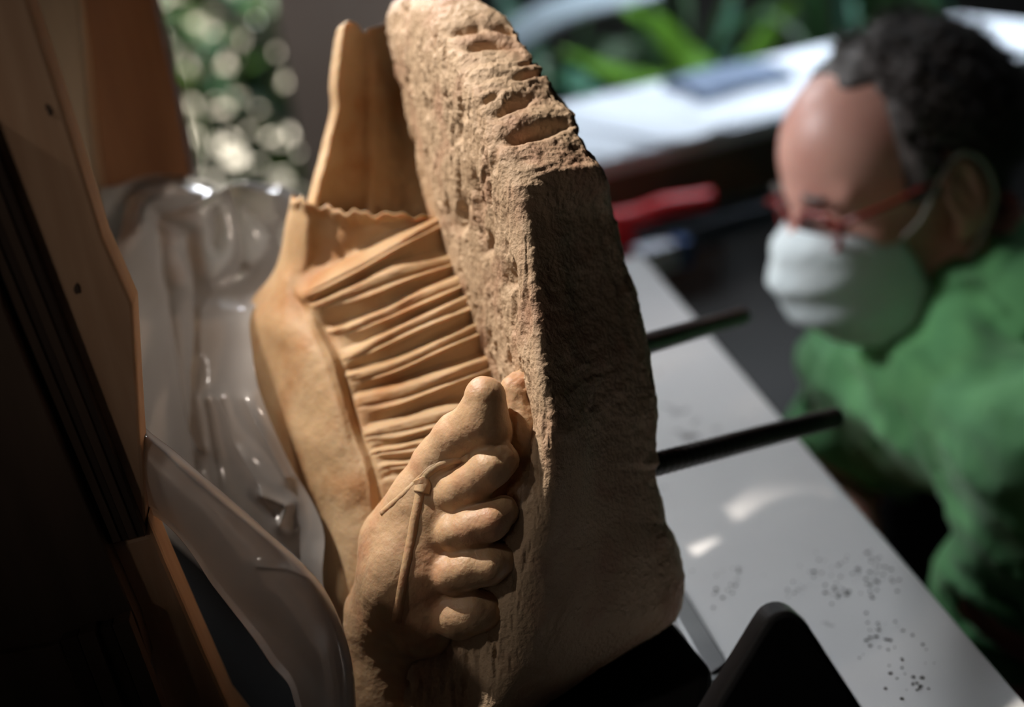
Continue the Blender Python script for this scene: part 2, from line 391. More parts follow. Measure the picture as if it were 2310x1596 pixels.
def build_slab():
    #        y     L(px,d)       R(px,d)       Q(px,d)        S depth
    lv = [(-14, 925, .655, 965, .625, 1020, .615, .618), (15, 885, .652, 978, .610, 1060, .602, .608),
          (60, 880, .652, 996, .600, 1090, .592, .598), (130, 892, .650, 1018, .586, 1118, .578, .588),
          (250, 928, .648, 1075, .566, 1185, .560, .574), (380, 955, .642, 1128, .549, 1255, .546, .562), (440, 970, .641, 1148, .545, 1268, .549, .574),
          (500, 986, .640, 1166, .543, 1285, .558, .590), (650, 1030, .632, 1186, .538, 1310, .562, .598),
          (850, 1098, .618, 1212, .530, 1340, .558, .596), (960, 1125, .600, 1236, .527, 1350, .556, .594),
          (1100, 1040, .596, 1225, .528, 1350, .556, .594), (1250, 880, .600, 1180, .532, 1360, .556, .592),
          (1400, 790, .602, 1160, .536, 1360, .556, .590), (1500, 760, .602, 1130, .540, 1300, .556, .585), (1640, 745, .600, 1060, .545, 1130, .55, .565)]
    lv = np.array(lv, float)
    sil = np.array([(-14, 1062), (15, 1096), (40, 1140), (60, 1165), (90, 1178), (130, 1200), (165, 1225), (200, 1246), (230, 1275), (260, 1299), (285, 1304), (305, 1303),
                    (340, 1331), (380, 1355), (420, 1372), (470, 1380), (500, 1388), (560, 1402), (600, 1411), (650, 1433), (700, 1444), (750, 1458), (800, 1469),
                    (850, 1477), (900, 1484), (940, 1486), (980, 1479), (1020, 1479), (1045, 1486), (1060, 1476), (1090, 1480), (1130, 1492), (1180, 1500), (1200, 1513), (1215, 1520),
                    (1260, 1533), (1300, 1541), (1340, 1537), (1375, 1530), (1400, 1518), (1430, 1480), (1460, 1430), (1500, 1365), (1560, 1275), (1600, 1215), (1640, 1165)], float)
    Y = np.concatenate([np.linspace(-14, 60, 30), np.linspace(60, 1640, 640)[1:]])
    # smooth column values (Catmull over irregular y through densified interpolation + box blur)
    def sm(col):
        v = np.interp(Y, lv[:, 0], col); k = 15
        p = np.pad(v, k//2, mode='edge')
        p[:k//2] = 2*v[0]-v[k//2:0:-1]; p[-(k//2):] = 2*v[-1]-v[-2:-k//2-1:-1]
        return np.convolve(p, np.ones(k)/k, 'valid')
    Lx, Ld, Rx, Rd, Qx, Qd, Sd = [sm(lv[:, k]) for k in range(1, 8)]
    Sx = np.interp(Y, sil[:, 0], sil[:, 1])
    def c3(x, d): return px2l(np.stack([x, Y, d], -1))
    mx, md = (Lx*.5+Rx*.5), (Ld*.5+Rd*.5)-.006
    ring = [c3(Lx, Ld), c3(mx, md), c3(Rx, Rd), c3((Rx+Qx)/2+10, (Rd+Qd)/2-.004), c3(Qx, Qd), c3((Qx*.35+Sx*.65), (Qd*.4+Sd*.6)-.004), c3(Sx, Sd)]
    B = c3(Sx-40, Sd+.05); B2 = c3(Lx*.5+Sx*.5, Sd*0+.665); B3 = c3(Lx+5, Ld+.03)
    ring += [B, B2, B3]
    C = np.stack(ring, 0)                                   # (11, ny, 3)
    seg = [55, 60, 55, 50, 50, 50, 14, 10, 10, 10]
    t = np.concatenate([i+np.arange(s)/s for i, s in enumerate(seg)])
    G = crom(C, t, closed=True).transpose(1, 0, 2)          # ny, nt, 3
    # normals
    du = np.roll(G, -1, 1)-np.roll(G, 1, 1); dv = np.gradient(G, axis=0)
    N = np.cross(du, dv); N /= np.linalg.norm(N, axis=-1, keepdims=True)+1e-12
    if (N[300, 40]@np.array([0, 0, 1.0])) > 0: N = -N
    px = G[..., 0]/G[..., 2]*F+CX; py = G[..., 1]/G[..., 2]*F+CY
    T = np.broadcast_to(t[None, :], px.shape); front = sstep(-.0, .3, T)*sstep(6.6, 5.9, T)
    strip = sstep(2.4, 1.6, T); face = 1-strip
    D = np.zeros(px.shape)
    # tooled strip: short pits running down its length
    n1 = fbm(G, (270, 56, 150), 4, 3.0); n2 = fbm(G, (520, 150, 400), 3, 9.0); n3 = fbm(G, (60, 25, 60), 3, 5)
    D += strip*front*(-0.0075*np.clip(n1-.08, 0, 1)**0.8 + 0.0012*n1+0.0012*n2+0.0018*n3)
    # grooves across the broken face, strong near the top
    top = sstep(520, 330, py)
    g1 = fbm(G@np.array([[1, .28, 0], [-.28, 1, 0], [0, 0, 1]]), (22, 85, 30), 4, 21.0); g2 = fbm(G, (90, 190, 90), 4, 31.0)
    D += face*top*(-0.0028*np.clip(g1, -0.2, 1)+0.0011*g2+.0006*fbm(G, 420, 2, 33))
    g3 = fbm(G, (28, 28, 28), 5, 41.0); g4 = fbm(G, (160, 220, 160), 3, 51.0)
    low = sstep(960, 1100, py)
    D += face*(1-top)*((0.0024*g3)*(1-.55*low)+(0.0009-.0006*low)*g4)
    # single hollows  px, py, rx, ry, turn, depth
    wx = fbm(G, (110, 110, 110), 3, 55.); wy = fbm(G, (120, 120, 120), 3, 57.)
    for (hx, hy, rx, ry, an, dp) in [(1215, 300, 62, 17, -14, .0085), (1160, 238, 38, 11, -27, .0060), (1190, 174, 30, 8, -8, .0045), (1225, 168, 20, 6, -10, .003),
                                     (1085, 105, 36, 10, -6, .0055), (1130, 100, 40, 7, 0, .003), (1140, 65, 30, 9, 8, .005), (1050, 72, 38, 9, -8, .0040),
                                     (1210, 140, 40, 5, -14, .0025), (1100, 225, 30, 7, -30, .0025),
                                     (1040, 505, 12, 45, 8, .004), (1100, 560, 9, 30, 6, .003), (1150, 640, 10, 30, 0, .0035), (1070, 420, 9, 26, 0, .003)]:
        a = math.radians(an); x = (px-hx)*math.cos(a)+(py-hy)*math.sin(a); y = -(px-hx)*math.sin(a)+(py-hy)*math.cos(a)
        dp = dp*1.35; x = x*1.1+9*wx; y = y*1.1+6*wy; y = np.where(y > 0, y*1.9, y*.9)                    # steep lower lip
        D -= dp*np.exp(-((x/rx)**2+(y/ry)**2)*.9)*sstep(6.4, 5.8, T)
    # bumps of the silhouette edge
    D += 0.0008*fbm(G, (330, 330, 330), 3, 61.0)*sstep(4.6, 5.6, T)*sstep(7, 6.3, T)
    G = G+N*D[..., None]
    ny, nt = px.shape
    V = local2w(G.reshape(-1, 3))
    top_c = local2w(G[0].mean(0)[None]); bot_c = local2w(G[-1].mean(0)[None])
    V = np.vstack([V, top_c, bot_c]); V[:, 2] = np.maximum(V[:, 2], .762); fc = gridfaces(ny, nt, True)
    k = np.arange(nt); k2 = (k+1) % nt
    tri1 = np.stack([k2, k, np.full(nt, ny*nt), np.full(nt, ny*nt)], 1)
    faces = [tuple(q) for q in fc.tolist()]+[(int(b), int(a), ny*nt) for a, b in zip(k, k2)]+[(int(a)+(ny-1)*nt, int(b)+(ny-1)*nt, ny*nt+1) for a, b in zip(k, k2)]
    o = mesh('slab', V, faces, M['stone'], frag)
    bm = bmesh.new(); bm.from_mesh(o.data); bmesh.ops.recalc_face_normals(bm, faces=bm.faces); bm.to_mesh(o.data); bm.free()
    return o
build_slab()

def solid_sheet(name, G, back, mat_, parent):
    """closed solid from a front grid (n,m,3 local) and a depth for its back"""
    n, m, _ = G.shape
    Bk = G.copy(); Bk[..., 2] = np.maximum(G[..., 2]+.004, back); Bk[..., :2] = G[..., :2]*(Bk[..., 2:3]/G[..., 2:3])*1.0
    V = np.vstack([local2w(G.reshape(-1, 3)), local2w(Bk.reshape(-1, 3))]); V[:, 2] = np.maximum(V[:, 2], .762)
    f = gridfaces(n, m); k = n*m
    loop = [(0, j) for j in range(m)]+[(i, m-1) for i in range(1, n)]+[(n-1, j) for j in range(m-2, -1, -1)]+[(i, 0) for i in range(n-2, 0, -1)]
    lp = np.array([i*m+j for i, j in loop]); lq = np.roll(lp, -1)
    side = np.stack([lq, lp, lp+k, lq+k], 1)
    allf = np.vstack([f, f[:, ::-1]+k, side])
    o = mesh(name, V, allf, mat_, parent)
    bm = bmesh.new(); bm.from_mesh(o.data); bmesh.ops.recalc_face_normals(bm, faces=bm.faces); bm.to_mesh(o.data); bm.free()
    return o

def build_upper():
    rows = [(58, 768, 800, 835, 890), (66, 758, 800, 835, 895), (110, 752, 800, 840, 905), (160, 747, 800, 850, 915), (200, 744, 800, 860, 922), (245, 745, 800, 865, 932),
            (290, 735, 800, 870, 942), (350, 722, 790, 870, 955), (420, 703, 780, 870, 968), (480, 690, 770, 860, 980), (540, 680, 770, 860, 990)]
    C = []
    for k, (y, a, b, c, e) in enumerate(rows):
        top = 8 if k == 0 else 0
        C.append([(a+14, y, .705), (a, y, .678), (a+9, y, .664), (a+20, y, .660), (a+34, y+0, .668), (b+12, y, .680), (c, y-top, .686), ((c+e)/2, y-top, .694), (e, y-top, .700), (e+25, y, .705)])
    C = px2l(np.array(C, float))
    G = crom(C, np.linspace(0, len(rows)-1, 300)); G = crom(G.transpose(1, 0, 2), np.linspace(0, 9, 220)).transpose(1, 0, 2)
    px = G[..., 0]/G[..., 2]*F+CX; py = G[..., 1]/G[..., 2]*F+CY
    # bumpy broken top edge and wavering rim
    w = sstep(110, 60, py)
    G[..., 1] -= w*(.0026*np.sin((px-765)/17.0)+.0016*fbm(G, (160, 5, 5), 3, 75)); G[..., 1] += w*.004*np.exp(-((px-822)/12)**2)
    d = .0016*fbm(G, (70, 45, 70), 4, 71)+.0007*fbm(G, 260, 3, 73)
    d += -.003*np.exp(-((px-840)/16)**2)*sstep(80, 200, py)
    G[..., 2] += d
    G[..., 0] += .0012*fbm(G, (10, 60, 10), 3, 77)*sstep(820, 740, px)
    return solid_sheet('upper_drapery', G, .715, M['drape'], frag)
build_upper()

def build_lower():
    R = [[(676, 446, .70), (662, 446, .668), (684, 452, .654), (735, 468, .649), (790, 478, .646), (850, 482, .644), (930, 488, .640), (1000, 490, .650)],
         [(660, 500, .705), (645, 500, .672), (672, 503, .655), (725, 520, .650), (790, 526, .648), (850, 512, .646), (940, 498, .642), (1000, 494, .650)],
         [(650, 570, .71), (632, 575, .675), (662, 585, .657), (705, 592, .653), (760, 586, .650), (840, 548, .647), (935, 510, .641), (1000, 500, .648)],
         [(620, 630, .71), (612, 622, .680), (640, 632, .657), (665, 650, .651), (690, 656, .642), (800, 598, .634), (909, 536, .627), (998, 487, .640)],
         [(590, 690, .71), (575, 668, .685), (632, 682, .652), (685, 700, .643), (716, 690, .638), (820, 646, .630), (900, 611, .622), (1022, 577, .636)],
         [(572, 750, .71), (552, 712, .685), (622, 740, .645), (700, 752, .631), (749, 748, .637), (860, 710, .626), (950, 668, .617), (1050, 624, .630)],
         [(570, 810, .70), (553, 760, .680), (636, 800, .640), (722, 808, .622), (782, 799, .630), (880, 752, .620), (980, 706, .611), (1068, 668, .625)],
         [(578, 880, .70), (561, 830, .676), (656, 870, .635), (742, 868, .616), (793, 848, .626), (890, 818, .616), (990, 773, .606), (1090, 728, .620)],
         [(595, 940, .695), (578, 890, .670), (676, 935, .630), (762, 930, .610), (807, 906, .621), (905, 878, .611), (1010, 840, .600), (1112, 804, .614)],
         [(615, 1010, .69), (600, 960, .665), (696, 1000, .621), (780, 1000, .605), (829, 976, .613), (910, 958, .605), (1015, 926, .595), (1120, 896, .608)],
         [(640, 1070, .69), (625, 1030, .660), (716, 1060, .615), (796, 1050, .601), (846, 1020, .606), (910, 1008, .600), (1000, 988, .593), (1120, 960, .600)],
         [(670, 1130, .68), (650, 1090, .655), (732, 1110, .610), (806, 1100, .597), (856, 1054, .602), (910, 1046, .598), (1000, 1034, .592), (1110, 1020, .598)],
         [(700, 1180, .68), (688, 1160, .650), (748, 1170, .607), (812, 1152, .596), (868, 1104, .599), (920, 1088, .596), (1000, 1075, .592), (1100, 1070, .596)],
         [(735, 1290, .67), (722, 1260, .640), (770, 1280, .602), (820, 1250, .594), (880, 1205, .598), (940, 1190, .596), (1000, 1190, .594), (1100, 1190, .596)],
         [(745, 1450, .66), (730, 1440, .630), (780, 1440, .602), (850, 1440, .596), (920, 1440, .596), (980, 1440, .594), (1050, 1440, .590), (1120, 1440, .590)],
         [(765, 1645, .65), (755, 1640, .620), (815, 1640, .602), (880, 1640, .598), (940, 1640, .594), (1000, 1640, .590), (1060, 1640, .586), (1120, 1640, .585)]]
    C = px2l(np.array(R, float)); nr = len(R)
    dens = [16, 16, 22] + [46]*9 + [26, 30, 30]
    t = np.concatenate([i+np.arange(s)/s for i, s in enumerate(dens)]+[[nr-1.0]])
    G = crom(C, t); G = crom(G.transpose(1, 0, 2), np.linspace(0, 7, 330)).transpose(1, 0, 2)
    S = np.broadcast_to(np.linspace(0, 7, 330)[None], G.shape[:2]); T = np.broadcast_to(t[:, None], G.shape[:2])
    # pleats between row 3 and row 12
    w = T+0.05*np.sin(T*5.1+S*1.3); fr = w-np.floor(w); k = np.floor(w)
    cell = vnoise(k*3.1+.5, k*0+.5, k*0+.5)
    width = .70+.12*cell
    prof = np.where(fr < width, 1-(fr/width)**1.5, sstep(0, 1, (fr-width)/(1-width)))
    sub = np.exp(-((fr-(.34+.12*cell))/.055)**2)*(.20+.25*(cell > -.2))*sstep(4.1, 5.2, S)
    sub2 = -np.exp(-((fr-(.20+.06*cell))/.045)**2)*.18
    mask = sstep(3.72, 4.35, S+.1*np.sin(k*2.3))*sstep(2.7, 3.25, T)*sstep(12.1, 11.4, T)
    A = np.interp(T, [3, 4, 9, 10, 11, 12], [.0048, .0068, .0075, .0045, .003, .002])
    H = A*mask*(prof-.5+sub+sub2)
    H += .0008*mask*fbm(np.stack([S*1.2, w*5.5, S*0], -1), 1.0, 3, 2.0)
    # hem lip at the top
    H += .0045*np.exp(-((T-.12)/.28)**2)*sstep(7, 6, S) - .003*sstep(.3, .8, T)*sstep(2.6, 2.0, T)*sstep(3, 4.5, S)
    # two soft tucks below the hem
    H += .003*np.exp(-((S-2.2-.25*T)/.28)**2)*sstep(3.2, 1.0, T) - .003*np.exp(-((S-3.0-.2*T)/.4)**2)*sstep(2.6, .9, T)
    # groove along the border between the mass and the pleats
    gm = sstep(4, 6, T)*sstep(13, 11.5, T)
    H += gm*(-.0022*np.exp(-((S-3.75)/.12)**2)+.0014*np.exp(-((S-3.45)/.14)**2))
    H += .0022*fbm(G, (42, 26, 42), 3, 81)*sstep(4.0, 3.0, S)+.0004*fbm(G, 210, 3, 83)
    G[..., 2] -= H
    G[..., 1] += sstep(1.0, 0, T)*(.0011*np.sin(S*5.3+.6)+.0008*np.sin(S*11.7)+.0012*fbm(G, (90, 10, 10), 3, 87))
    return solid_sheet('pleated_drapery', G, .69, M['drape'], frag)
build_lower()

def build_foot():
    def c(px, py, d): return px2l(np.array((px, py, d), float))
    def r(px_, d=.53): return px_*d/F
    # (chain of points px, py, depth, radius px)
    def chain(p, pts, k):
        out = None
        for (a, b) in zip(pts[:-1], pts[1:]):
            e = s_cap(p, c(*a[:3]), c(*b[:3]), r(a[3], a[2]), r(b[3], b[2]))
            out = e if out is None else smin(out, e, k)
        return out
    def fn(p):
        # instep and ball of the foot
        d = s_ell(p, c(915, 1255, .573), (r(108), r(180), .034), np.array(Matrix.Rotation(math.radians(20), 3, 'Z')))
        d = smin(d, chain(p, [(880, 1210, .568, 66), (945, 1130, .556, 64), (990, 1040, .551, 54)], .006), .008)
        d = smin(d, chain(p, [(962, 1410, .562, 72), (972, 1290, .5545, 70), (990, 1160, .552, 62)], .006), .010)
        d = smin(d, chain(p, [(860, 1420, .585, 90), (880, 1600, .59, 110)], .006), .02)
        # great toe
        t1 = chain(p, [(985, 1045, .551, 52), (1035, 985, .543, 54), (1084, 955, .537, 54)], .004)
        t1 = smin(t1, chain(p, [(1090, 950, .536, 58), (1095, 897, .534, 47)], .003), .006)
        t1 = smin(t1, s_ell(p, c(1106, 982, .540), (r(52), r(42), r(44))), .006)
        t1 = smax(t1, -s_ell(p, c(1091, 893, .516), (r(17), r(11), r(20))), .0018)      # nail bed
        d = smin(d, t1, .004)
        # small toes
        for pts in ([(1030, 1112, .5415, 47), (1068, 1088, .537, 45), (1104, 1058, .533, 45), (1130, 1040, .534, 42)],
                    [(1028, 1200, .5405, 47), (1064, 1188, .537, 44), (1108, 1176, .534, 42), (1136, 1154, .536, 37)],
                    [(1024, 1296, .542, 48), (1060, 1282, .539, 45), (1105, 1274, .537, 42), (1132, 1262, .539, 37)],
                    [(1000, 1385, .556, 52), (1034, 1386, .549, 56), (1066, 1378, .545, 50), (1092, 1378, .546, 46)]):
            d = smin(d, chain(p, pts, .0035), .0030)
        # weathered toe tips and creases
        d = smax(d, -s_ell(p, c(1128, 1012, .5185), (r(26), r(15), r(14))), .0015)
        d = smax(d, -s_cap(p, c(1098, 1066, .5205), c(1122, 1062, .5195), r(5)), .0012)
        d = smax(d, -s_cap(p, c(1094, 1168, .5235), c(1132, 1164, .5225), r(4)), .0012)
        d = smax(d, -s_cap(p, c(1062, 1262, .526), c(1066, 1288, .526), r(4)), .0012)
        # plinth behind the toe tips
        pl = chain(p, [(1160, 880, .550, 34), (1174, 960, .548, 40), (1186, 1060, .549, 40)], .004)
        pl = smin(pl, chain(p, [(1185, 862, .553, 30), (1200, 950, .551, 32)], .004), .004)
        d = smin(d, pl, .0014)
        d = smin(d, chain(p, [(1112, 1080, .560, 58), (1106, 1250, .562, 58), (1080, 1400, .566, 66)], .004), .004)
        d = d + .00035*fbm(p, 260, 3, 91) + .0009*fbm(p, 60, 2, 93)
        rough = np.exp(-((p[..., 0]-c(1130, 1020, .53)[0])**2+(p[..., 1]-c(1130, 1020, .53)[1])**2)/(.0055**2))
        rough2 = sstep(c(1140, 0, .54)[0], c(1165, 0, .54)[0], p[..., 0])
        d = d - (.0010*rough+.0009*rough2)*fbm(p, 420, 3, 95)
        return d
    lo = c(795, 835, .52); hi = c(1250, 1620, .64)
    lo = np.array([lo[0]-.012, -.004, .505]); hi = np.array([.030, .178, .60])
    V, Q = surface_nets(fn, lo, hi, .00085)
    V = local2w(V); V[:, 2] = np.maximum(V[:, 2], .762)
    foot = mesh('foot', V, Q, M['foot'], frag)
    # sandal strap
    def strap(pts, rr):
        q = smooth_path(np.array(pts, float), 8); ds = np.linspace(.505, .60, 400); out = []
        for a, b, _ in q:
            u = px2l(np.stack([np.full(400, a), np.full(400, b), ds], -1)); v = fn(u); i = int(np.argmax(v < 0)) if (v < 0).any() else 200
            out.append(ds[i])
        out = np.array(out); k = np.ones(5)/5; out = np.convolve(np.pad(out, 2, mode='edge'), k, 'valid')
        p = local2w(px2l(np.stack([q[:, 0], q[:, 1], out+.0015], -1))); return tube_np(p, rr if np.isscalar(rr) else rr[0], 10)
    V1, F1 = strap([(1062, 1036, .5275), (1030, 1036, .528), (998, 1046, .529), (970, 1064, .530), (950, 1090, .5315)], r(12))
    V2, F2 = strap([(985, 1046, .531), (958, 1068, .534), (930, 1098, .539), (896, 1130, .546), (862, 1160, .552)], r(9))
    V3, F3 = strap([(952, 1095, .5315), (944, 1140, .5300), (932, 1200, .5290), (918, 1270, .5295), (905, 1340, .533), (896, 1400, .540)], r(14))
    V4, F4 = strap([(950, 1078, .5325), (956, 1094, .5315), (952, 1112, .5315)], r(21))
    Vs, Fs = [], []
    for v, f in ((V1, F1), (V2, F2), (V3, F3), (V4, F4)):
        k = len(Vs); Vs += list(v); Fs += [tuple(i+k for i in q) for q in f]
    mesh('sandal_strap', Vs, Fs, M['foot'], foot)
build_foot()

# steel dowels that stick out of the back of the stone
M['steel'] = mat('blackened steel', (0.07, 0.062, 0.052), 0.45, metal=0.55, c2=(0.045, 0.04, 0.036), scale=60, bump=.0004, bscale=300)
def rod(a, b, ra):
    p = np.linspace(P(*a), P(*b), 140)
    ph = np.arange(140); return tube('metal_rod', p, ra+.00022*np.sin(ph*math.pi*.5), M['steel'], frag, 20)
rod((1395, 1070, .585), (1885, 942, .72), .0061)
rod((1370, 802, .60), (1676, 712, .80), .0058)
# ------------------------------------------------------------------ wooden crate at the left
M['pine'] = mat('pine board', (0.46, 0.30, 0.19), 0.6, c2=(0.37, 0.22, 0.13), scale=14, stretch=(6, 6, .6), bump=.0003, bscale=40)
M['ply_shade'] = mat('shade-darkened plywood', (0.065, 0.044, 0.033), 0.8, spec=.15, c2=(0.05, 0.034, 0.025), scale=14, stretch=(5, 5, .6), bump=.0003, bscale=40)  # wood colour darkened to stand in for the crate's shade
M['ply_shade2'] = mat('shade-darkened plywood layer', (0.036, 0.025, 0.02), 0.85, spec=.15)  # deeper tone of the same shade put into the colour
M['redwood'] = mat('reddish timber', (0.33, 0.15, 0.065), 0.6, c2=(0.25, 0.105, 0.045), scale=10, stretch=(6, 6, .5), bump=.0003, bscale=40)
M['palewood'] = mat('pale grey board', (0.30, 0.245, 0.18), 0.7, c2=(0.26, 0.21, 0.15), scale=10, stretch=(6, 6, .5))
def lp(name, pts, off, m_, parent=None, bev=.0015):
    o = poly_prism(name, pts, off, m_, parent, 0); oz = origin(o)[2]
    for v in o.data.vertices:
        if v.co.z+oz < .7605: v.co.z = .7605-oz
    if bev: bevel(o, bev)
    return o
A0 = P(320, 1000, .515)
pn = np.array([0.12, -1.0, 0.0]); pn /= np.linalg.norm(pn)
def on(px, py, off=0.0):
    r = FWD + (px-CX)/F*ER - (py-CY)/F*EU
    return CAM + r*(((A0+pn*off-CAM)@pn)/(r@pn))
cr = empty('wooden_crate', (A0[0]-.05, A0[1], ZT), 'open pine packing crate side with plywood edging, standing at the left of the relief', 'crate')
def board(name, pts, off, th, m, bev=.001):
    return lp(name, [on(x, y, off) for x, y in pts], -pn*th, m, cr, bev)
board('side_board', [(-160, -90), (28, -90), (62, 0), (138, 232), (234, 540), (300, 690), (316, 960), (330, 1165), (327, 1212), (238, 1231), (120, 960), (0, 690), (-60, 540), (-420, 400), (-420, 70), (-160, 110)], 0, .018, M['pine'], .0015)  # left end extended out of view to shade the stone's base
# plywood edging strip of five thin layers
for k in range(5):
    u0, u1 = k/5, (k+1)/5
    def ed(u, y):        # left line (0,667)-(237,1229); right line (0,350)-(327,1209)
        xl = 237+(y-1229)*237/562; xr = 327+(y-1209)*327/859
        return xl+(xr-xl)*u
    yb = 1231-(k)*4.5; yb1 = 1231-(k+1)*4.5
    pts = [(ed(u0, 260)-5, 260), (ed(u1, 260)-5, 260), (ed(u1, yb1), yb1), (ed(u0, yb), yb)]
    board('ply_layer', pts, .006+(k % 2)*.0012, .006, M['ply_shade'] if k % 2 else M['ply_shade2'], .0003)
board('inner_panel', [(-260, 150), (-60, 520), (52, 800), (120, 960), (234, 1229), (310, 1400), (340, 1500), (-260, 1700)], .012, .012, M['ply_shade'])
board('edge_batten', [(238, 1231), (327, 1210), (332, 1165), (372, 1262), (436, 1410), (520, 1600), (660, 1930), (420, 1930), (372, 1600), (306, 1395)], .001, .02, M['pine'], .002)
for k in range(4):
    x0 = 136+k*39; y0 = 1449-k*12; w = 38
    pts = [(x0, y0), (x0+w, y0-12), (x0+w+240*.78, y0-12+520), (x0+240*.78, y0+520)]
    board('ply_layer', pts, .018+(k % 2)*.003, .008, M['ply_shade2'] if k % 2 == 0 else M['ply_shade'], .0004)
board('lower_panel', [(-260, 1520), (110, 1462), (136, 1452), (330, 1935), (-260, 1935)], .016, .012, M['ply_shade'])
# timber post and pale board behind
pz = empty('timber_post', P(330, 900, .80)*np.array([1, 1, 0])+np.array([0, 0, ZT]), 'reddish square timber post rising behind the plastic sheeting', 'post')
A0s, pns = A0.copy(), pn.copy()
A0 = P(330, 300, .80); pn = np.array([0.15, -1.0, 0]); pn /= np.linalg.norm(pn)
lp('post_face', [on(x, y) for x, y in [(178, -90), (322, -90), (345, 0), (392, 200), (432, 392), (560, 1262), (390, 1262), (250, 560), (215, 250)]], -pn*.05, M['redwood'], pz, .002)
lp('post_side', [on(x, y, .001) for x, y in [(128, -90), (180, -90), (217, 250), (252, 560), (392, 1262), (350, 1262), (235, 620), (150, 220)]], -pn*.05, M['pine'], pz, .002)
A0 = P(100, 100, .70)
pb = lp('pale_board', [on(x, y) for x, y in [(10, -90), (150, -90), (176, 0), (196, 262), (230, 520), (290, 1355), (130, 1355)]], -pn*.012, M['palewood']); tag(pb, 'pale grey board between the pine crate side and the timber post', 'board')
A0 = P(400, 900, .86)
bp = lp('crate_panel', [on(x, y) for x, y in [(240, 640), (560, 690), (600, 1236), (300, 1240)]], -pn*.012, M['pine']); tag(bp, 'pine panel seen through the clear plastic sheeting', 'panel')
A0, pn = A0s, pns
# knots on the pine board
M['knot'] = mat('wood knot', (0.05, 0.03, 0.02), 0.8)
for (x, y, r) in ((110, 250, .0014), (175, 655, .0016)):
    c = on(x, y, .0006); t1 = np.array([pn[1], -pn[0], 0]); t2 = np.array([0, 0, 1.0])
    lp('knot', [c+(math.cos(a)*t1*.8+math.sin(a)*t2*1.6)*r*rnd.uniform(.5, 1.3) for a in np.linspace(0, 6.283, 11)[:-1]], -pn*.002, M['knot'], cr, 0)

# ------------------------------------------------------------------ clear plastic sheeting
def plastic(name, dens, tint=(0.86, 0.82, 0.79)):
    m = bpy.data.materials.new(name); m.use_nodes = True; nt = m.node_tree; nt.nodes.clear()
    out = nt.nodes.new('ShaderNodeOutputMaterial')
    tr = nt.nodes.new('ShaderNodeBsdfTransparent'); tr.inputs[0].default_value = (.93, .92, .91, 1)
    df = nt.nodes.new('ShaderNodeBsdfDiffuse'); df.inputs[0].default_value = (*tint, 1)
    tl = nt.nodes.new('ShaderNodeBsdfTranslucent'); tl.inputs[0].default_value = (*tint, 1)
    gl = nt.nodes.new('ShaderNodeBsdfGlossy'); gl.inputs['Roughness'].default_value = .14
    a = nt.nodes.new('ShaderNodeMixShader'); a.inputs[0].default_value = .5; nt.links.new(df.outputs[0], a.inputs[1]); nt.links.new(tl.outputs[0], a.inputs[2])
    # cloudier where seen edge-on
    lw = nt.nodes.new('ShaderNodeLayerWeight'); lw.inputs[0].default_value = .35
    mr = nt.nodes.new('ShaderNodeMapRange'); mr.inputs[3].default_value = dens; mr.inputs[4].default_value = min(1, dens+.38); nt.links.new(lw.outputs['Facing'], mr.inputs[0])
    b = nt.nodes.new('ShaderNodeMixShader'); nt.links.new(mr.outputs[0], b.inputs[0]); nt.links.new(tr.outputs[0], b.inputs[1]); nt.links.new(a.outputs[0], b.inputs[2])
    fz = nt.nodes.new('ShaderNodeFresnel'); fz.inputs[0].default_value = 1.32
    c = nt.nodes.new('ShaderNodeMixShader'); nt.links.new(fz.outputs[0], c.inputs[0]); nt.links.new(b.outputs[0], c.inputs[1]); nt.links.new(gl.outputs[0], c.inputs[2])
    nt.links.new(c.outputs[0], out.inputs[0]); return m
M['plastic'] = plastic('clear polythene', .27); M['plastic2'] = plastic('clear polythene double', .46, (.80, .74, .70))
def seg_d(px, py, pts):
    best = None
    for (a, b) in zip(pts[:-1], pts[1:]):
        a = np.array(a, float); b = np.array(b, float); ab = b-a
        t = np.clip(((px-a[0])*ab[0]+(py-a[1])*ab[1])/(ab@ab), 0, 1)
        d = np.hypot(px-a[0]-t*ab[0], py-a[1]-t*ab[1]); best = d if best is None else np.minimum(best, d)
    return best
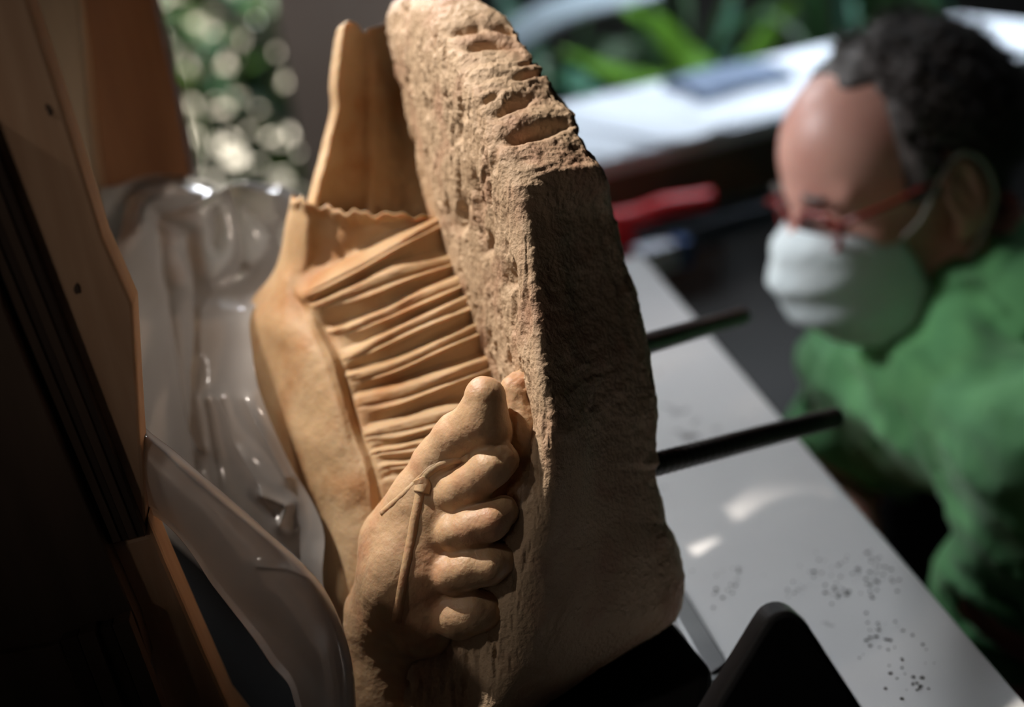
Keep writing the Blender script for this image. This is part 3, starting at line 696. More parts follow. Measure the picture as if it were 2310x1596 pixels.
def sheet():
    ys = np.array([405, 470, 560, 640, 700, 800, 900, 1050, 1190, 1300, 1450, 1640.])
    L = np.array([196, 200, 205, 215, 225, 240, 250, 280, 350, 470, 620, 745.])
    R = np.array([700, 705, 690, 640, 566, 572, 596, 655, 728, 730, 742, 765.])
    dL = np.array([.80, .79, .77, .75, .74, .72, .71, .69, .66, .64, .62, .60])
    dR = np.array([.73, .72, .715, .70, .665, .645, .63, .615, .60, .592, .586, .58])
    n, m = 320, 260
    T = np.linspace(0, 11, n); S = np.linspace(0, 1, m)
    f = lambda a: crom(a[:, None], T)[:, 0]
    y, l, r, a, b = f(ys), f(L), f(R), f(dL), f(dR)
    PX = l[:, None]+(r-l)[:, None]*S; PY = y[:, None]+0*S; D = a[:, None]+(b-a)[:, None]*S
    top = np.interp(PX[0], [196, 260, 330, 400, 450, 480, 520, 560, 620, 650, 700], [412, 398, 382, 386, 396, 408, 402, 403, 408, 424, 450])
    PY = PY+(top-405)[None]*np.exp(-((PY-405)/90)**2)
    G = px2l(np.stack([PX, PY, D], -1))
    h = .012*fbm(G, (22, 6, 22), 2, 111)  - .006*np.abs(fbm(G, (26, 9, 26), 1, 131))
    for pts, amp, w in [([(350, 475), (385, 505), (432, 530), (438, 600), (446, 740), (441, 830), (446, 900), (450, 1060), (480, 1200)], .016, 30),
                        ([(372, 510), (380, 620), (400, 760), (430, 900), (462, 1010)], .010, 16), ([(486, 480), (492, 520), (486, 556)], .010, 13),
                        ([(300, 452), (270, 560), (262, 640)], .010, 18), ([(380, 490), (470, 450), (550, 412)], .010, 18), ([(276, 470), (330, 430), (390, 415), (450, 440)], .008, 16),
                        ([(550, 690), (480, 640), (455, 700), (452, 800)], -.006, 20), ([(520, 420), (535, 480), (542, 600)], .008, 25),
                        ([(500, 900), (540, 1000), (600, 1100), (640, 1190)], .008, 22), ([(560, 900), (610, 1000), (650, 1080)], .006, 14), ([(480, 640), (540, 610)], .006, 10),
                        ([(600, 1110), (650, 1140), (640, 1180)], .008, 12), ([(470, 900), (500, 1100), (560, 1300)], .008, 25), ([(560, 480), (620, 520), (640, 600)], .005, 16)]:
        h += amp*np.exp(-seg_d(PX, PY, pts)/w)
    # front corner curls over to give the upper edge thickness
    h -= .018*np.exp(-((PY-top[None])/14)**2)
    G[..., 2] -= h*.9
    V = local2w(G.reshape(-1, 3)); o = mesh('plastic_sheeting', V, gridfaces(n, m), M['plastic'])
    s = o.modifiers.new('thickness', 'SOLIDIFY'); s.thickness = .0002
    tag(o, 'crumpled clear plastic sheeting hanging between the pine crate and the marble drapery', 'plastic sheet')
    b = bpy.data.objects.new
    return o
sheet()
def flap():
    up = np.array([(250, 890, .545), (320, 958, .53), (400, 1020, .52), (480, 1090, .512), (560, 1160, .506), (640, 1230, .50), (705, 1290, .497), (745, 1350, .497), (778, 1430, .50), (798, 1520, .505), (806, 1640, .51)])
    lo = np.array([(250, 1080, .55), (328, 1148, .54), (375, 1185, .535), (420, 1235, .53), (470, 1310, .525), (520, 1375, .52), (570, 1440, .52), (612, 1500, .52), (650, 1545, .52), (665, 1590, .52), (685, 1660, .52)])
    n = 260; T = np.linspace(0, 10, n); U = crom(up, T); Lw = crom(lo, T)
    m = 70; rows = []
    for s in np.linspace(0, 1, m):
        q = U*(1-s)+Lw*s; q = q.copy(); q[:, 2] += -.010*math.sin(math.pi*min(1, s*1.1))+.014*math.exp(-s*22)
        rows.append(q)
    G = px2l(np.stack(rows, 1))
    # rolled top edge folded behind
    back = []
    for s in np.linspace(.02, 1, 16):
        q = U*(1-.30*s)+Lw*(.30*s); q = q.copy(); q[:, 2] += .016+.010*s; q[:, 1] += 2*s; back.append(q)
    B = px2l(np.stack(back[::-1], 1)); G = np.concatenate([B, G], 1); m = G.shape[1]
    h = .0030*fbm(G, (22, 22, 22), 3, 141)
    pxs = G[..., 0]/G[..., 2]*F+CX; pys = G[..., 1]/G[..., 2]*F+CY
    h += .003*np.exp(-seg_d(pxs, pys, [(580, 1275), (650, 1282), (700, 1300)])/10)+.003*np.exp(-seg_d(pxs, pys, [(340, 985), (450, 1090), (560, 1180), (690, 1285)])/9)
    G[..., 2] -= h
    o = mesh('plastic_flap', local2w(G.reshape(-1, 3)), gridfaces(n, m), M['plastic2'])
    s = o.modifiers.new('thickness', 'SOLIDIFY'); s.thickness = .0003
    tag(o, 'rolled band of clear plastic sheeting sweeping down in front of the crate', 'plastic sheet')
flap()
# ------------------------------------------------------------------ the man at the right of the table
SK = 0.91
hf = -ER*.95 - EU*.38 - FWD*.12; hf /= np.linalg.norm(hf)
hu = EU*.96 - FWD*.28 - ER*.06; hu -= hf*(hu@hf); hu /= np.linalg.norm(hu); hl = np.cross(hu, hf)
HO = P(2165, 445, .93) - hl*.078*SK + hf*.005
HR = np.stack([hf, hl, hu], 1)*SK                 # head local -> world
def h2w(v): return HO + np.asarray(v, float)@HR.T
def both(fn): return smin(fn(1), fn(-1), .004)
def head_fn(p, ears=True):
    ax = np.abs(p[..., 1]); q = np.stack([p[..., 0], ax, p[..., 2]], -1)
    d = s_ell(p, (-.008, 0, .050), (.104, .077, .088))
    d = smin(d, s_ell(p, (.045, 0, .045), (.058, .062, .068)), .03)
    d = smin(d, s_ell(p, (.040, 0, -.030), (.062, .058, .080)), .03)
    d = smin(d, s_cap(q, (-.005, .052, -.055), (.058, .018, -.098), .022, .020), .025)     # jaw
    d = smin(d, s_ell(p, (.080, 0, -.100), (.022, .026, .018)), .02)                        # chin
    d = smin(d, s_ell(q, (.062, .040, -.022), (.026, .024, .022)), .02)                     # cheekbone
    d = smin(d, s_cap(q, (.096, .010, .030), (.078, .048, .030), .009, .007), .014)         # brow
    d = smax(d, -s_ell(q, (.104, .032, .010), (.018, .018, .012)), .010)                    # socket
    d = smin(d, s_ell(q, (.083, .032, .010), (.013, .014, .012)), .003)                     # eyeball, lids
    d = smin(d, s_cap(q, (.094, .022, .003), (.088, .044, .004), .003, .003), .004)
    d = smin(d, s_cap(p, (.096, 0, .022), (.122, 0, -.026), .008, .012), .010)              # nose
    d = smin(d, s_ell(q, (.108, .013, -.032), (.012, .008, .009)), .005)
    d = smin(d, s_ell(p, (.094, 0, -.060), (.016, .024, .007)), .006)                       # lips
    d = smin(d, s_ell(p, (.090, 0, -.072), (.016, .020, .007)), .006)
    d = smax(d, -s_cap(q, (.112, 0, -.066), (.100, .022, -.067), .0022), .002)
    if ears:
        e = s_ell(q, (-.010, .083, .004), (.020, .008, .035), np.array(Matrix.Rotation(.25, 3, 'Y')))
        e = smin(e, s_ell(q, (-.004, .079, -.026), (.011, .007, .012)), .006)
        e = smax(e, -s_ell(q, (-.006, .091, .008), (.011, .009, .022)), .004)
        e = smin(e, s_cap(q, (-.002, .083, .016), (-.012, .085, -.012), .0035), .003)
        d = smin(d, e, .008)
    return d
M['skin'] = mat('skin', (0.66, 0.36, 0.28), 0.42, c2=(0.58, 0.26, 0.20), scale=14, bump=.0004, bscale=300, Subsurface_Weight=.12, Subsurface_Radius=(.01, .004, .002))
M['skin'].node_tree.nodes['Principled BSDF'].inputs['Subsurface Scale'].default_value = 0.5
SN, SFr = P(2500, 1030, .80), P(1985, 860, 1.14)        # near and far shoulder
EN, EF = P(2190, 1560, .96), P(1880, 1120, 1.16)      # elbows
NB = P(2300, 800, .99)                               # base of the neck
PV = np.array([.80, .88, .475])
person = empty('person', (PV[0]-.05, PV[1], 0), 'seated man in a green shirt, white face mask and red-framed glasses, bending towards the table', 'person')
HNn = EN+np.array([-.13, .14, -.005]); HNf = EF+np.array([-.03, -.17, -.06])
HNn[2] = max(.56, HNn[2]); HNf[2] = max(.56, HNf[2])
def hand(p, w, dr, up, sgn):
    dr = dr/np.linalg.norm(dr); sd = np.cross(up, dr); sd /= np.linalg.norm(sd); up = np.cross(dr, sd)
    Rm = np.stack([dr, sd, up], 1)
    d = s_ell(p, w+dr*.045, (.05, .040, .016), Rm)
    for k, (o, ln) in enumerate(((-.030, .062), (-.010, .074), (.010, .070), (.029, .055))):
        a = w+dr*.080+sd*o; b = a+dr*ln*.55-up*.006; c2 = b+dr*ln*.40-up*.020
        d = smin(d, smin(s_cap(p, a, b, .0095, .0085), s_cap(p, b, c2, .0085, .0072), .003), .004)
    a = w+dr*.025+sd*sgn*.032; b = a+dr*.035+sd*sgn*.022; c2 = b+dr*.026+sd*sgn*.004-up*.008
    return smin(d, smin(s_cap(p, a, b, .013, .010), s_cap(p, b, c2, .010, .009), .004), .008)
def body_fn(p):
    hp = (p-HO)@(HR/SK/SK)                             # world -> head local
    d = None
    nk = s_cap(p, h2w((-.030, 0, -.045)), NB, .058, .062)
    d = smin(nk, s_cap(p, NB, NB+(PV-NB)*.15, .075, .09), .04)
    for S_, E_, H_, sg in ((SN, EN, HNn, 1), (SFr, EF, HNf, -1)):
        d = smin(d, s_cap(p, S_, E_, .047, .040), .03)
        d = smin(d, s_cap(p, E_, H_, .039, .027), .012)
        d = smin(d, hand(p, H_, (H_-E_)*np.array([1, 1, .3]), np.array([0, 0, 1.0]), sg), .008)
    return smin(d, s_cap(p, SN, SFr, .05), .04)
allp = np.array([SN, SFr, EN, EF, NB, HNn, HNf])
V2, Q2 = surface_nets(body_fn, allp.min(0)-.13, allp.max(0)+.10, .0055)
def head_full(hp):
    d = head_fn(hp)
    nbl = (NB-HO)@(HR/SK/SK)
    return smin(d, s_cap(hp, (-.030, 0, -.045), nbl, .054, .058), .022)
V1, Q1 = surface_nets(head_full, (-.17, -.105, -.19), (.142, .105, .150), .0026)
Vb = np.vstack([h2w(V1), V2]); Qb = np.vstack([Q1, Q2+len(V1)])
mesh('body', Vb, Qb, M['skin'], person)
# eyes
M['eye'] = mat('eye', (0.5, 0.47, 0.44), 0.2); M['iris'] = mat('iris', (0.06, 0.04, 0.03), 0.2)

# hair
M['hair'] = mat('grey brown hair', (0.045, 0.036, 0.030), 0.6, c2=(0.095, 0.08, 0.07), scale=60, bump=.001, bscale=220)
def hairmask(p):
    x, y, z = p[..., 0], np.abs(p[..., 1]), p[..., 2]
    side = sstep(.045, .028, x+.12*np.clip(z-.06, 0, 1))*sstep(-.002, .018, z+np.where(x < -.03, .085, 0)*sstep(-.02, -.05, x))
    topm = sstep(.070, .045, x)*sstep(.104, .120, z)*.5
    nape = sstep(-.03, -.055, x)*sstep(-.085, -.06, z)
    return np.maximum(np.maximum(side, topm), nape)
def hair_fn(p):
    m = hairmask(p); n = fbm(p, 48, 3, 151); n2 = fbm(p, 150, 2, 153)
    return head_fn(p, False) - (-.004 + m*(.0120+.010*n+.004*n2))
Vh, Qh = surface_nets(hair_fn, (-.150, -.115, -.11), (.12, .115, .172), .0032)
hm = hairmask(Vh); keep = (hm[Qh] > .12).all(1); Qh = Qh[keep]
us = np.unique(Qh); mp_ = -np.ones(len(Vh), int); mp_[us] = np.arange(len(us)); Vh = Vh[us]; Qh = mp_[Qh]
hv = [v for v in h2w(Vh)]; hq = [tuple(q) for q in Qh.tolist()]
rs = np.random.RandomState(3)
strong = np.where((hairmask(Vh) > .5))[0]
for i in rs.choice(strong, 3800):
    v = Vh[i]; g = v-np.array([0, 0, .045]); g /= np.linalg.norm(g)
    t = rs.randn(3); t -= g*(t@g); t /= np.linalg.norm(t); s = np.cross(g, t)*.0004
    ln = rs.uniform(.008, .022); b0 = len(hv)
    for k in range(4):
        u = k/3; c = v+g*ln*u*(1-.35*u)+t*ln*.8*u*u
        hv += [h2w(c+s*(1-u*.8)), h2w(c-s*(1-u*.8)), h2w(c+np.cross(s, t)*1.2*(1-u*.8))]
    for k in range(3):
        a = b0+k*3
        for (i0, i1) in ((0, 1), (1, 2), (2, 0)): hq.append((a+i0, a+i1, a+3+i1, a+3+i0))
hair = mesh('hair', np.array(hv), hq, M['hair'], person)
tag(hair, 'short grey-brown curly hair receding at the forehead')
# eyebrow
bv, bf = [], []
for s in (1, -1):
    v, f = tube_np([h2w((.107-.6*abs(y-.03)**1.2*1.2, s*y, .032+.002*math.sin(y*60))) for y in np.linspace(.012, .05, 8)], .0028, 6)
    k = len(bv); bv += v; bf += [tuple(i+k for i in q) for q in f]
tag(mesh('eyebrows', bv, bf, M['hair'], person), kind='stuff')

# glasses
M['redframe'] = mat('dark red plastic', (0.22, 0.012, 0.010), 0.25)
M['lens'] = bpy.data.materials.new('spectacle lens'); M['lens'].use_nodes = True; nt = M['lens'].node_tree; nt.nodes.clear()
o_ = nt.nodes.new('ShaderNodeOutputMaterial'); t_ = nt.nodes.new('ShaderNodeBsdfTransparent'); t_.inputs[0].default_value = (.86, .84, .84, 1); g_ = nt.nodes.new('ShaderNodeBsdfGlossy'); g_.inputs['Roughness'].default_value = .05
x_ = nt.nodes.new('ShaderNodeMixShader'); x_.inputs[0].default_value = .07; nt.links.new(t_.outputs[0], x_.inputs[1]); nt.links.new(g_.outputs[0], x_.inputs[2]); nt.links.new(x_.outputs[0], o_.inputs[0])
gl = bpy.data.objects.new('glasses', None); COL.objects.link(gl); gl.parent = person; gl.location = Vector(h2w((.11, 0, .01))-origin(person))
gv, gf = [], []
def addt(pts, r, n=8):
    v, f = tube_np(pts, r, n); k = len(gv); gv.extend(v); gf.extend(tuple(i+k for i in q) for q in f)
def lensring(s):
    out = []
    for a in np.linspace(0, 2*math.pi, 33):
        y = .034+.025*math.copysign(abs(math.cos(a))**.8, math.cos(a)); z = .002+.019*math.copysign(abs(math.sin(a))**.8, math.sin(a))
        out.append(h2w((.111-3.0*(y-.01)**2*1.6, s*y, z)))
    return out
for s in (1, -1):
    addt(lensring(s), .0022)
    addt([h2w((.111-4.8*.050**2, s*.059, .012)), h2w((.104, s*.070, .014)), h2w((.06, s*.078, .017)), h2w((.02, s*.082, .022)), h2w((-.004, s*.0815, .026)), h2w((-.020, s*.080, .010)), h2w((-.028, s*.078, -.010))], .0022)
    addt([h2w((.109, s*.010, .006)), h2w((.1125, 0, .010))], .002)
mesh('frame', gv, gf, M['redframe'], gl)
for s in (1, -1):
    r = lensring(s)[:-1]; c = sum(r)/len(r); o = mesh('lens', np.array(r+[c]), [(i, (i+1) % 32, 32) for i in range(32)], M['lens'], gl)
    sm_ = o.modifiers.new('t', 'SOLIDIFY'); sm_.thickness = .0015

# mask
M['mask'] = mat('pale blue-white face mask', (0.70, 0.78, 0.78), 0.8, c2=(0.64, 0.73, 0.74), scale=25, bump=.0005, bscale=120)
def mask_grid():
    n, m = 60, 70
    prof = np.array([(.119, .004), (.139, -.016), (.147, -.040), (.144, -.062), (.134, -.085), (.112, -.108), (.088, -.124), (.060, -.130)])
    side = np.array([(.050, -.016), (.045, -.028), (.040, -.042), (.036, -.058), (.033, -.074), (.031, -.090), (.030, -.104), (.032, -.116)])
    T = np.linspace(0, 7, n); Cn = crom(prof, T); Sd = crom(side, T); out = np.zeros((n, m, 3))
    ple = -.0065*np.abs(((T*.62+.15) % 1)-.5)*2
    for j, b in enumerate(np.linspace(-1, 1, m)):
        w = math.cos(abs(b)*math.pi/2)**.85; ys = math.copysign(.0685*math.sin(abs(b)*math.pi/2)**.95, b)
        x = Sd[:, 0]+(Cn[:, 0]-Sd[:, 0])*w+ple*w; z = Sd[:, 1]+(Cn[:, 1]-Sd[:, 1])*w
        y = ys*np.interp(T, [0, 1, 5, 7], [.93, 1, 1, .85])
        out[:, j] = np.stack([x, y, z], 1)
    out[..., 0] += .0022*fbm(out, (50, 50, 90), 3, 161)
    return out
MG = mask_grid(); n, m, _ = MG.shape
mk = mesh('face_mask', h2w(MG.reshape(-1, 3)), gridfaces(n, m), M['mask'], person)
sm_ = mk.modifiers.new('t', 'SOLIDIFY'); sm_.thickness = .0016; sm_.offset = 1
tag(mk, 'pleated pale blue-white disposable face mask')
M['cord'] = mat('white elastic', (0.62, 0.58, 0.54), 0.8)
for s in (1, -1):
    a = [h2w((.048, s*.066, -.020)), h2w((.030, s*.076, -.004)), h2w((.008, s*.086, .030)), h2w((-.010, s*.092, .040)), h2w((-.030, s*.086, .020)), h2w((-.034, s*.084, -.010)), h2w((-.020, s*.082, -.034)), h2w((.004, s*.074, -.066)), h2w((.030, s*.064, -.104))]
    tube('ear_loop', smooth_path(a, 6), .0018, M['cord'], mk, 8)

# shirt
M['shirt'] = mat('green cotton shirt', (0.115, 0.35, 0.12), 0.85, c2=(0.085, 0.28, 0.10), scale=30, bump=.0006, bscale=400, Sheen_Weight=.2)
CH = (SN+SFr)/2+np.array([.17, .05, -.07]); BL = CH*.5+PV*.5+np.array([.02, 0, 0])
def clean(v): return v/np.linalg.norm(v)
up_ = clean(h2w((-.03, 0, -.045))-NB)
def shirt_fn(p):
    d = s_cap(p, CH, BL, .115, .125); d = smin(d, s_cap(p, BL, PV, .125, .135), .04)
    d = smin(d, s_cap(p, SN, SFr, .066), .05)
    d = smin(d, s_cap(p, NB+up_*.03, CH, .080, .11), .05)
    cN = SN+(EN-SN)*.62; cF = SFr+(EF-SFr)*.72
    d = smin(d, s_cap(p, SN, cN, .066, .062), .03); d = smin(d, s_cap(p, SFr, cF, .066, .062), .03)
    # flat hems
    for S_, E_, c_ in ((SN, EN, cN), (SFr, EF, cF)):
        u = clean(E_-S_); q = (p-c_)@u; near = np.linalg.norm(p-(c_+u*.05), axis=-1)
        d = np.where(near < .10, smax(d, q-.0, .004), d)
        d = np.where(near < .12, smax(d, -(s_cap(p, c_-u*.03, c_+u*.1, .053)), .003), d)
    # neck opening
    up = clean(h2w((-.03, 0, -.045))-NB)
    d = smax(d, -s_cap(p, NB+up*.055, NB+up*.2, .058, .075), .01)
    fold = np.abs(fbm(p@np.array([[1, .3, .5], [-.3, 1, 0], [-.5, 0, 1]]), (9, 9, 26), 3, 171))
    fold2 = fbm(p@np.array([[1, .2, .4], [-.2, 1, 0], [-.4, 0, 1]]), (5, 5, 20), 2, 177)
    return d+.024*fold+.012*fold2-.008+.003*fbm(p, 40, 2, 173)
allp = np.array([SN, SFr, EN, EF, NB, PV])
V, Q = surface_nets(shirt_fn, allp.min(0)-.16, allp.max(0)+.17, .006)
shirt = mesh('shirt', V, Q, M['shirt'], person)
# collar, a folded band round the neck, open at the front
up = clean(h2w((-.03, 0, -.045))-NB); fr_ = clean(hf-up*(hf@up)); sd_ = np.cross(up, fr_)
rows = []
for a in np.linspace(.45, 2*math.pi-.45, 60):
    fwdn = max(0, math.cos(a))
    dirv = fr_*math.cos(a)+sd_*math.sin(a); o_ = NB+up*(.030-.02*fwdn)
    rows.append([o_+dirv*.070+up*-.010, o_+dirv*.071+up*.022, o_+dirv*.076+up*.036, o_+dirv*.084+up*.030, o_+dirv*(.100+.015*fwdn)+up*(-.004-.03*fwdn)])
Gc = crom(np.array(rows).transpose(1, 0, 2), np.linspace(0, 4, 24))
cl = mesh('collar', Gc.reshape(-1, 3), gridfaces(24, 60), M['shirt'], shirt); s_ = cl.modifiers.new('t', 'SOLIDIFY'); s_.thickness = .003
# trousers and shoes
M['trousers'] = mat('dark trousers', (0.02, 0.02, 0.024), 0.9, bump=.0005, bscale=200); M['shoe'] = mat('black shoe', (0.015, 0.013, 0.012), 0.4)
KN = [np.array([.42, .74, .50]), np.array([.42, 1.06, .50])]; AN = [np.array([.43, .72, .10]), np.array([.43, 1.08, .10])]
HPs = [PV+np.array([-.01, -.09, 0]), PV+np.array([-.01, .09, 0])]
def tr_fn(p):
    d = s_cap(p, HPs[0], HPs[1], .105)
    for h, k, a in zip(HPs, KN, AN):
        d = smin(d, s_cap(p, h, k, .088, .066), .03); d = smin(d, s_cap(p, k, a, .064, .050), .015)
        d = smax(d, -(p[..., 2]-.065), .003)
    return d+.004*fbm(p, (18, 18, 30), 3, 181)
V, Q = surface_nets(tr_fn, (.30, .58, .03), (.94, 1.20, .62), .009)
mesh('trousers', V, Q, M['trousers'], person)
def shoe_fn(a):
    def f(p):
        d = smin(s_ell(p, (a[0]-.07, a[1], .042), (.12, .042, .038)), s_cap(p, (a[0]+.0, a[1], .05), (a[0], a[1], .10), .042, .040), .03)
        return smax(d, -p[..., 2], .002)
    return f
for a in AN:
    V, Q = surface_nets(shoe_fn(a), (a[0]-.21, a[1]-.07, -.01), (a[0]+.09, a[1]+.07, .16), .006); mesh('shoe', V, Q, M['shoe'], person)
# stool
sx, sy = PV[0]+.01, PV[1]
sto = empty('stool', (sx, sy, 0), 'low dark stool beneath the seated man', 'stool')
t = np.linspace(0, 2*math.pi, 33)[:-1]
poly_prism('seat', [np.array([sx+.16*math.cos(a), sy+.16*math.sin(a), .305]) for a in t], (0, 0, .030), M['shoe'], sto, .006)
for k in range(4):
    a = math.pi/4+k*math.pi/2; tube('leg', [np.array([sx+.11*math.cos(a), sy+.11*math.sin(a), .306]), np.array([sx+.16*math.cos(a), sy+.16*math.sin(a), 0])], .012, M['steel'], sto, 10)
# ------------------------------------------------------------------ white-topped side table at the back
M['paper'] = mat('white paper', (0.80, 0.83, 0.88), 0.7, c2=(0.76, 0.79, 0.85), scale=8, bump=.0006, bscale=14)
M['benchtop'] = mat('white table covering', (0.72, 0.75, 0.80), 0.6, c2=(0.66, 0.69, 0.75), scale=6)
M['brown'] = mat('brown mottled wood', (0.24, 0.14, 0.075), 0.7, c2=(0.12, 0.10, 0.08), scale=11, stretch=(1, 1, 2))
M['shelf'] = mat('blue grey metal', (0.11, 0.12, 0.15), 0.5, metal=.3)
fa_, fb_ = PZ(1370, 360, ZT), PZ(2276, 135, ZT); ba_ = PZ(1310, 240, ZT)
bd = (fb_-fa_)/np.linalg.norm(fb_-fa_); bn = np.array([-bd[1], bd[0], 0.0]); wdt = max(.2, float((ba_-fa_)@bn)); wdt = (wdt+float((PZ(2250, 0, ZT)-fb_)@bn))/2
s0 = fa_-bd*.16; s1 = fb_+bd*.25
bt = empty('side_table', (s0+s1)/2*np.array([1, 1, 0])+bn*wdt/2, 'long side table with bright white papers and a dark wooden apron, behind the man', 'table')
poly_prism('table_top', [s0, s1, s1+bn*wdt, s0+bn*wdt], (0, 0, -.022), M['benchtop'], bt)
a0 = s0+bn*.03+np.array([0, 0, -.022]); a1 = s1+bn*.03+np.array([0, 0, -.022])
poly_prism('apron', [a0, a1, a1+bn*.02, a0+bn*.02], (0, 0, -.085), M['brown'], bt)
h0 = s0+np.array([0, 0, -.120]); h1 = s1+np.array([0, 0, -.120])
poly_prism('shelf', [h0-bn*.01, h1-bn*.01, h1+bn*wdt*.8, h0+bn*wdt*.8], (0, 0, -.035), M['shelf'], bt)
for s, w in ((.03, .05), (.97, .05), (.03, .85), (.97, .85)):
    c = s0+(s1-s0)*s+bn*wdt*w; box('leg', (c[0], c[1], (ZT-.022)/2), (.045, .045, ZT-.022), M['brown'], bt)
def sheetp(px0, px1, v0, v1, lift, lab, seed, m_=None, th=.0012, cat='paper'):
    """a sheet lying on the side table, from px0 to px1 along its front edge, v0..v1 across"""
    def along(px):
        r0 = PZ(px, 360-(px-1370)*.2483, ZT); return float((r0-s0)@bd)
    l0, l1 = along(px0), along(px1); n = 24; rr = random.Random(seed); G = []
    for i in range(n):
        for j in range(n):
            u, v = i/(n-1), j/(n-1)
            p = s0+bd*(l0+(l1-l0)*u+.01*math.sin(v*4+seed))+bn*wdt*(v0+(v1-v0)*v+.02*math.sin(u*5+seed))
            G.append(p+np.array([0, 0, lift+.002*(1+math.sin(u*7+seed)*math.cos(v*5))]))
    o = mesh('paper_sheet' if cat == 'paper' else 'folder', np.array(G), gridfaces(n, n), m_ or M['paper']); s = o.modifiers.new('t', 'SOLIDIFY'); s.thickness = th; s.offset = 1
    tag(o, lab, cat, 'papers on the side table' if cat == 'paper' else None)
sheetp(1300, 1455, .03, .9, .001, 'white paper sheet right behind the top of the marble relief', 1)
sheetp(1478, 1640, -.0, .92, .002, 'white paper sheet left of the grey-blue folder on the side table', 2)
sheetp(1650, 1990, .04, .34, .002, 'white paper sheet in front of the grey-blue folder', 3)
sheetp(2020, 2400, .1, .95, .001, 'white paper sheet behind the top of the man\'s head', 4)
M['folder'] = mat('grey blue folder', (0.13, 0.17, 0.26), 0.6, c2=(0.20, 0.25, 0.34), scale=12)
sheetp(1745, 1960, .46, .84, .014, 'grey-blue folder lying on the white side table', 5, M['folder'], .012, 'folder')
# red-handled clamp on the shelf edge
M['red'] = mat('red plastic', (0.75, 0.012, 0.02), 0.35)
M['whitebox'] = mat('white card', (0.62, 0.62, 0.68), 0.6); M['bluebox'] = mat('blue card', (0.04, 0.09, 0.24), 0.5)
dT = 1.56
cl_ = empty('bar_clamp', P(1430, 560, dT), 'bright red handled clamp lying on the dark shelf beyond the work table', 'clamp')
tube('handle', smooth_path([P(1340, 512, dT), P(1395, 497, dT), P(1440, 488, dT), P(1500, 466, dT), P(1560, 456, dT), P(1606, 447, dT)], 6), np.concatenate([np.full(18, .014), np.linspace(.014, .012, 13)]), M['red'], cl_, 16)
tube('jaw', smooth_path([P(1370, 505, dT), P(1400, 530, dT), P(1418, 575, dT+.01), P(1400, 600, dT+.01)], 6), .014, M['red'], cl_, 14)
tube('bar', [P(1350, 540, dT+.01), P(1450, 520, dT+.02)], .006, M['steel'], cl_, 10)
c = P(1490, 582, 1.50)
zs = h0[2]
def boxat(name, px, py, d, s, m, lab, cat, parent=None):
    c = P(px, py, d); R = np.stack([bd, bn, [0, 0, 1.0]], 1); o = box(name, c, s, m, parent, R=R); 
    return tag(o, lab, cat) if lab else o
bx_ = boxat('carton', 1482, 580, 1.545, (.060, .03, .034), M['whitebox'], 'small white and blue carton against the shelf edge', 'box')
boxat('blue_end', 1536, 566, 1.545, (.014, .031, .036), M['bluebox'], None, None, bx_)

# ------------------------------------------------------------------ plants
M['leafA'] = mat('bright green leaf', (0.12, 0.28, 0.025), 0.45, c2=(0.08, 0.20, 0.02), scale=10, Transmission_Weight=0.0)
M['leafB'] = mat('deep green leaf', (0.025, 0.075, 0.02), 0.5, c2=(0.018, 0.05, 0.016), scale=10)
M['leafSheen'] = mat('leaf with painted sheen', (0.42, 0.50, 0.56), 0.35, c2=(0.34, 0.42, 0.48), scale=10)  # pale grey colour stands in for sky reflected on a glossy leaf
M['leafD'] = mat('teal green leaf', (0.035, 0.12, 0.075), 0.35)
M['stem'] = mat('green brown stem', (0.09, 0.10, 0.04), 0.7)
M['pot'] = mat('dark clay pot', (0.10, 0.05, 0.03), 0.8); M['soil'] = mat('soil', (0.03, 0.02, 0.015), 1.0)
def leaf_geo(pts, wid, n=14, droop=.25):
    pts = smooth_path(pts, n//(len(pts)-1)+1); V = []; m = len(pts)
    for i, p in enumerate(pts):
        t = pts[min(i+1, m-1)]-pts[max(i-1, 0)]; t = t/np.linalg.norm(t); s = np.cross(t, [0.1, -0.75, 0.65]); s = s/(np.linalg.norm(s)+1e-9)
        u = i/(m-1); w = wid*(math.sin(math.pi*min(1, .12+.88*u))**.7 if u < 1 else .0)+.0008; nn = np.cross(s, t)
        V += [p-s*w, p-s*w*.5+nn*w*.12, p-nn*w*.12*0, p+s*w*.5+nn*w*.12, p+s*w]
    return V, gridfaces(m, 5)
def solid(o, th): s = o.modifiers.new('t', 'SOLIDIFY'); s.thickness = th; return o
def pot(parent, c, r, h):
    pr = [(r*.7, 0), (r*.95, h*.86), (r*1.06, h*.87), (r*1.06, h), (r*.95, h), (r*.92, h*.9), (.0, h*.9)]
    V = []; n = 28
    for (rr, z) in pr:
        for k in range(n): a = 2*math.pi*k/n; V.append(c+np.array([rr*math.cos(a), rr*math.sin(a), z]))
    fs = [tuple(q) for q in gridfaces(len(pr), n, True).tolist()]+[tuple(range(n-1, -1, -1))]
    mesh('pot', V, fs, M['pot'], parent)
def plant(c, label, leaves, potr=.14, poth=.3, group=None):
    c = np.array([c[0], c[1], 0.0]); root = empty('potted_plant', c, label, 'plant', 'potted plants behind the side table'); pot(root, c, potr, poth)
    for pts, w, m_ in leaves:
        v, f = leaf_geo(pts, w); solid(mesh('leaf', v, f, M[m_], root), .0012)
    return root
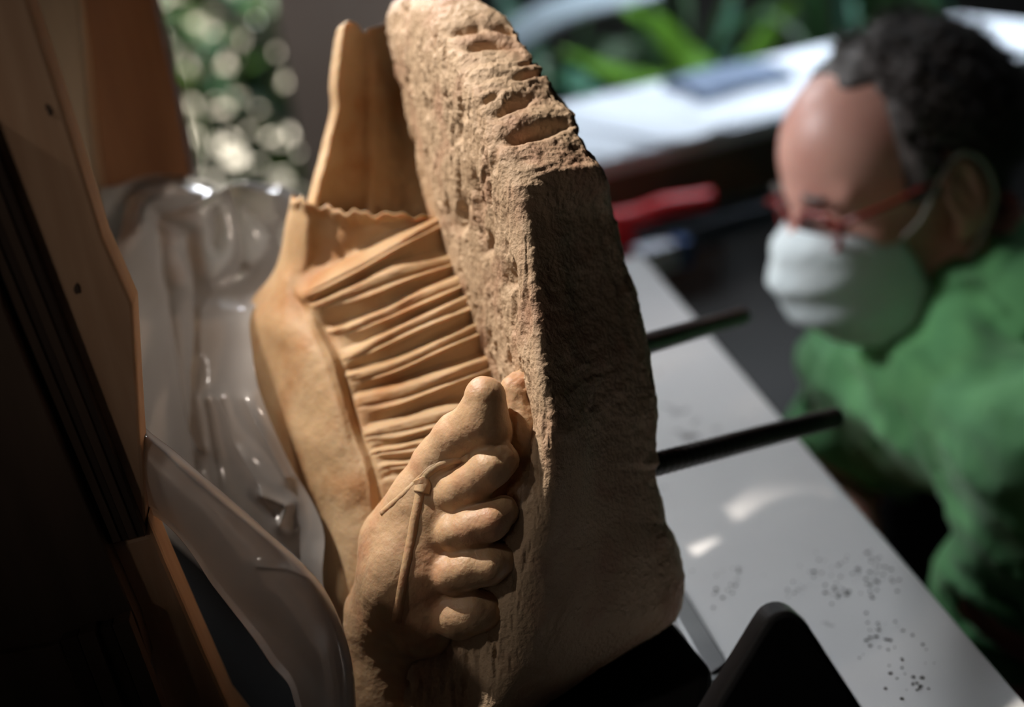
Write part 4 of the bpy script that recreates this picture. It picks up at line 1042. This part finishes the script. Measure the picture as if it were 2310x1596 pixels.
def root_leaves(c, n, r, z0, z1, w, m_, seed, reach=.4):
    rr = random.Random(seed); out = []
    for k in range(n):
        a = 2*math.pi*k/n+rr.uniform(-.3, .3); R_ = reach*rr.uniform(.7, 1.2); h = rr.uniform(z0, z1); d = np.array([math.cos(a), math.sin(a), 0]); b = np.array([c[0], c[1], .27])
        out.append(([b+d*.02, b+d*R_*.35+np.array([0, 0, (h-.27)*.75]), b+d*R_*.75+np.array([0, 0, h-.27]), b+d*R_*1.15+np.array([0, 0, (h-.27)*.72])], w*rr.uniform(.8, 1.2), m_))
    return out
def via(c, pts): return [np.array([c[0], c[1], .27])]+[P(*q) for q in pts]
c1 = P(1560, 330, 2.75); c1 = np.array([c1[0], 2.92, 0])
L = [(via(c1, [(1610, 220, 2.72), (1545, 130, 2.68), (1470, 50, 2.62), (1400, 20, 2.55)]), .040, 'leafA'),
     (via(c1, [(1600, 220, 2.75), (1480, 185, 2.66), (1370, 160, 2.60), (1260, 110, 2.52)]), .024, 'leafA'),
     (via(c1, [(1600, 200, 2.85), (1640, 90, 2.85), (1655, -20, 2.85)]), .026, 'leafD'),
     (via(c1, [(1665, 190, 2.75), (1700, 130, 2.7), (1760, 50, 2.65), (1800, 0, 2.6)]), .026, 'leafA')]
L += root_leaves(c1, 9, .1, .55, .85, .014, 'leafB', 5, .32)
plant(c1, 'bright green strap-leaved plant in a pot behind the white side table', L)
c2 = np.array([P(1240, 200, 2.7)[0], 2.85, 0])
L = [(via(c2, [(1150, 170, 2.75), (1190, 70, 2.7), (1290, 15, 2.65), (1420, -10, 2.6), (1500, -20, 2.58)]), .038, 'leafSheen'),
     (via(c2, [(1270, 200, 2.7), (1330, 205, 2.62), (1390, 235, 2.5)]), .030, 'leafD'),
     (via(c2, [(1200, 120, 2.8), (1160, 40, 2.8), (1120, -30, 2.8)]), .03, 'leafD')]
L += root_leaves(c2, 9, .1, .5, .8, .018, 'leafB', 6, .30)
plant(c2, 'potted plant with one broad arching leaf in painted grey sheen, beside the marble top', L)
c3 = np.array([P(1900, 100, 2.9)[0], 2.9, 0])
plant(c3, 'dark leafy plant behind the side table above the man\'s forehead', root_leaves(c3, 12, .1, .55, .9, .022, 'leafB', 7, .22)+root_leaves(c3, 4, .1, .7, .9, .012, 'leafD', 8, .2))
# small-leaved garden shrubs behind the plastic, seen against the sunlit wall
def shrub(px, y, label, seed, n=70, hmax=1.0, big=1.5):
    rr = random.Random(seed); r0 = P(px, 200, 2.8); c = np.array([r0[0]*(y/2.7), y, 0.0])
    root = empty('garden_shrub', c, label, 'shrub', 'garden shrubs against the sunlit wall')
    protos = []
    for m_ in ('leafA', 'leafB', 'leafD'):
        v, f = leaf_geo([np.zeros(3), np.array([.05, 0, .012]), np.array([.11, 0, .004]), np.array([.16, 0, -.02])], .0135, 9); me = None
        o = mesh('leaf', np.array(v)+c, f, M[m_], root); solid(o, .0008); protos.append(o)
    first = [True]*3
    for s in range(7):
        a = rr.uniform(0, 6.28); b = c+np.array([math.cos(a)*.06, math.sin(a)*.04, 0.0]); tip = c+np.array([math.cos(a)*rr.uniform(.1, .32), math.sin(a)*.12, rr.uniform(.75, 1)*hmax])
        mid = (b+tip)/2+np.array([0, 0, .05]); path = smooth_path([b, mid, tip], 6); tube('stem', path, .005, M['stem'], root, 6)
        for k in range(n//7):
            u = rr.uniform(.05, 1); p = path[int(u*(len(path)-1))]; j = rr.randrange(3)
            if first[j]: o = protos[j]; first[j] = False
            else:
                o = protos[j].copy(); COL.objects.link(o); o.parent = root
            o.location = Vector(p-c); o.rotation_euler = (rr.uniform(-.5, .5), rr.uniform(-1.1, .9), rr.uniform(0, 6.28)); sc_ = rr.uniform(.6, 1.25)*big; o.scale = (sc_, sc_, sc_)
    for j in range(3):
        if first[j]: bpy.data.objects.remove(protos[j])
shrub(640, 4.05, 'leafy green shrub just left of the pillar', 21, 112)
shrub(525, 4.25, 'leafy green shrub in the middle of the garden opening', 22, 84)
shrub(405, 4.35, 'sparser leafy shrub nearest the timber post, against the sunlit wall', 23, 35)
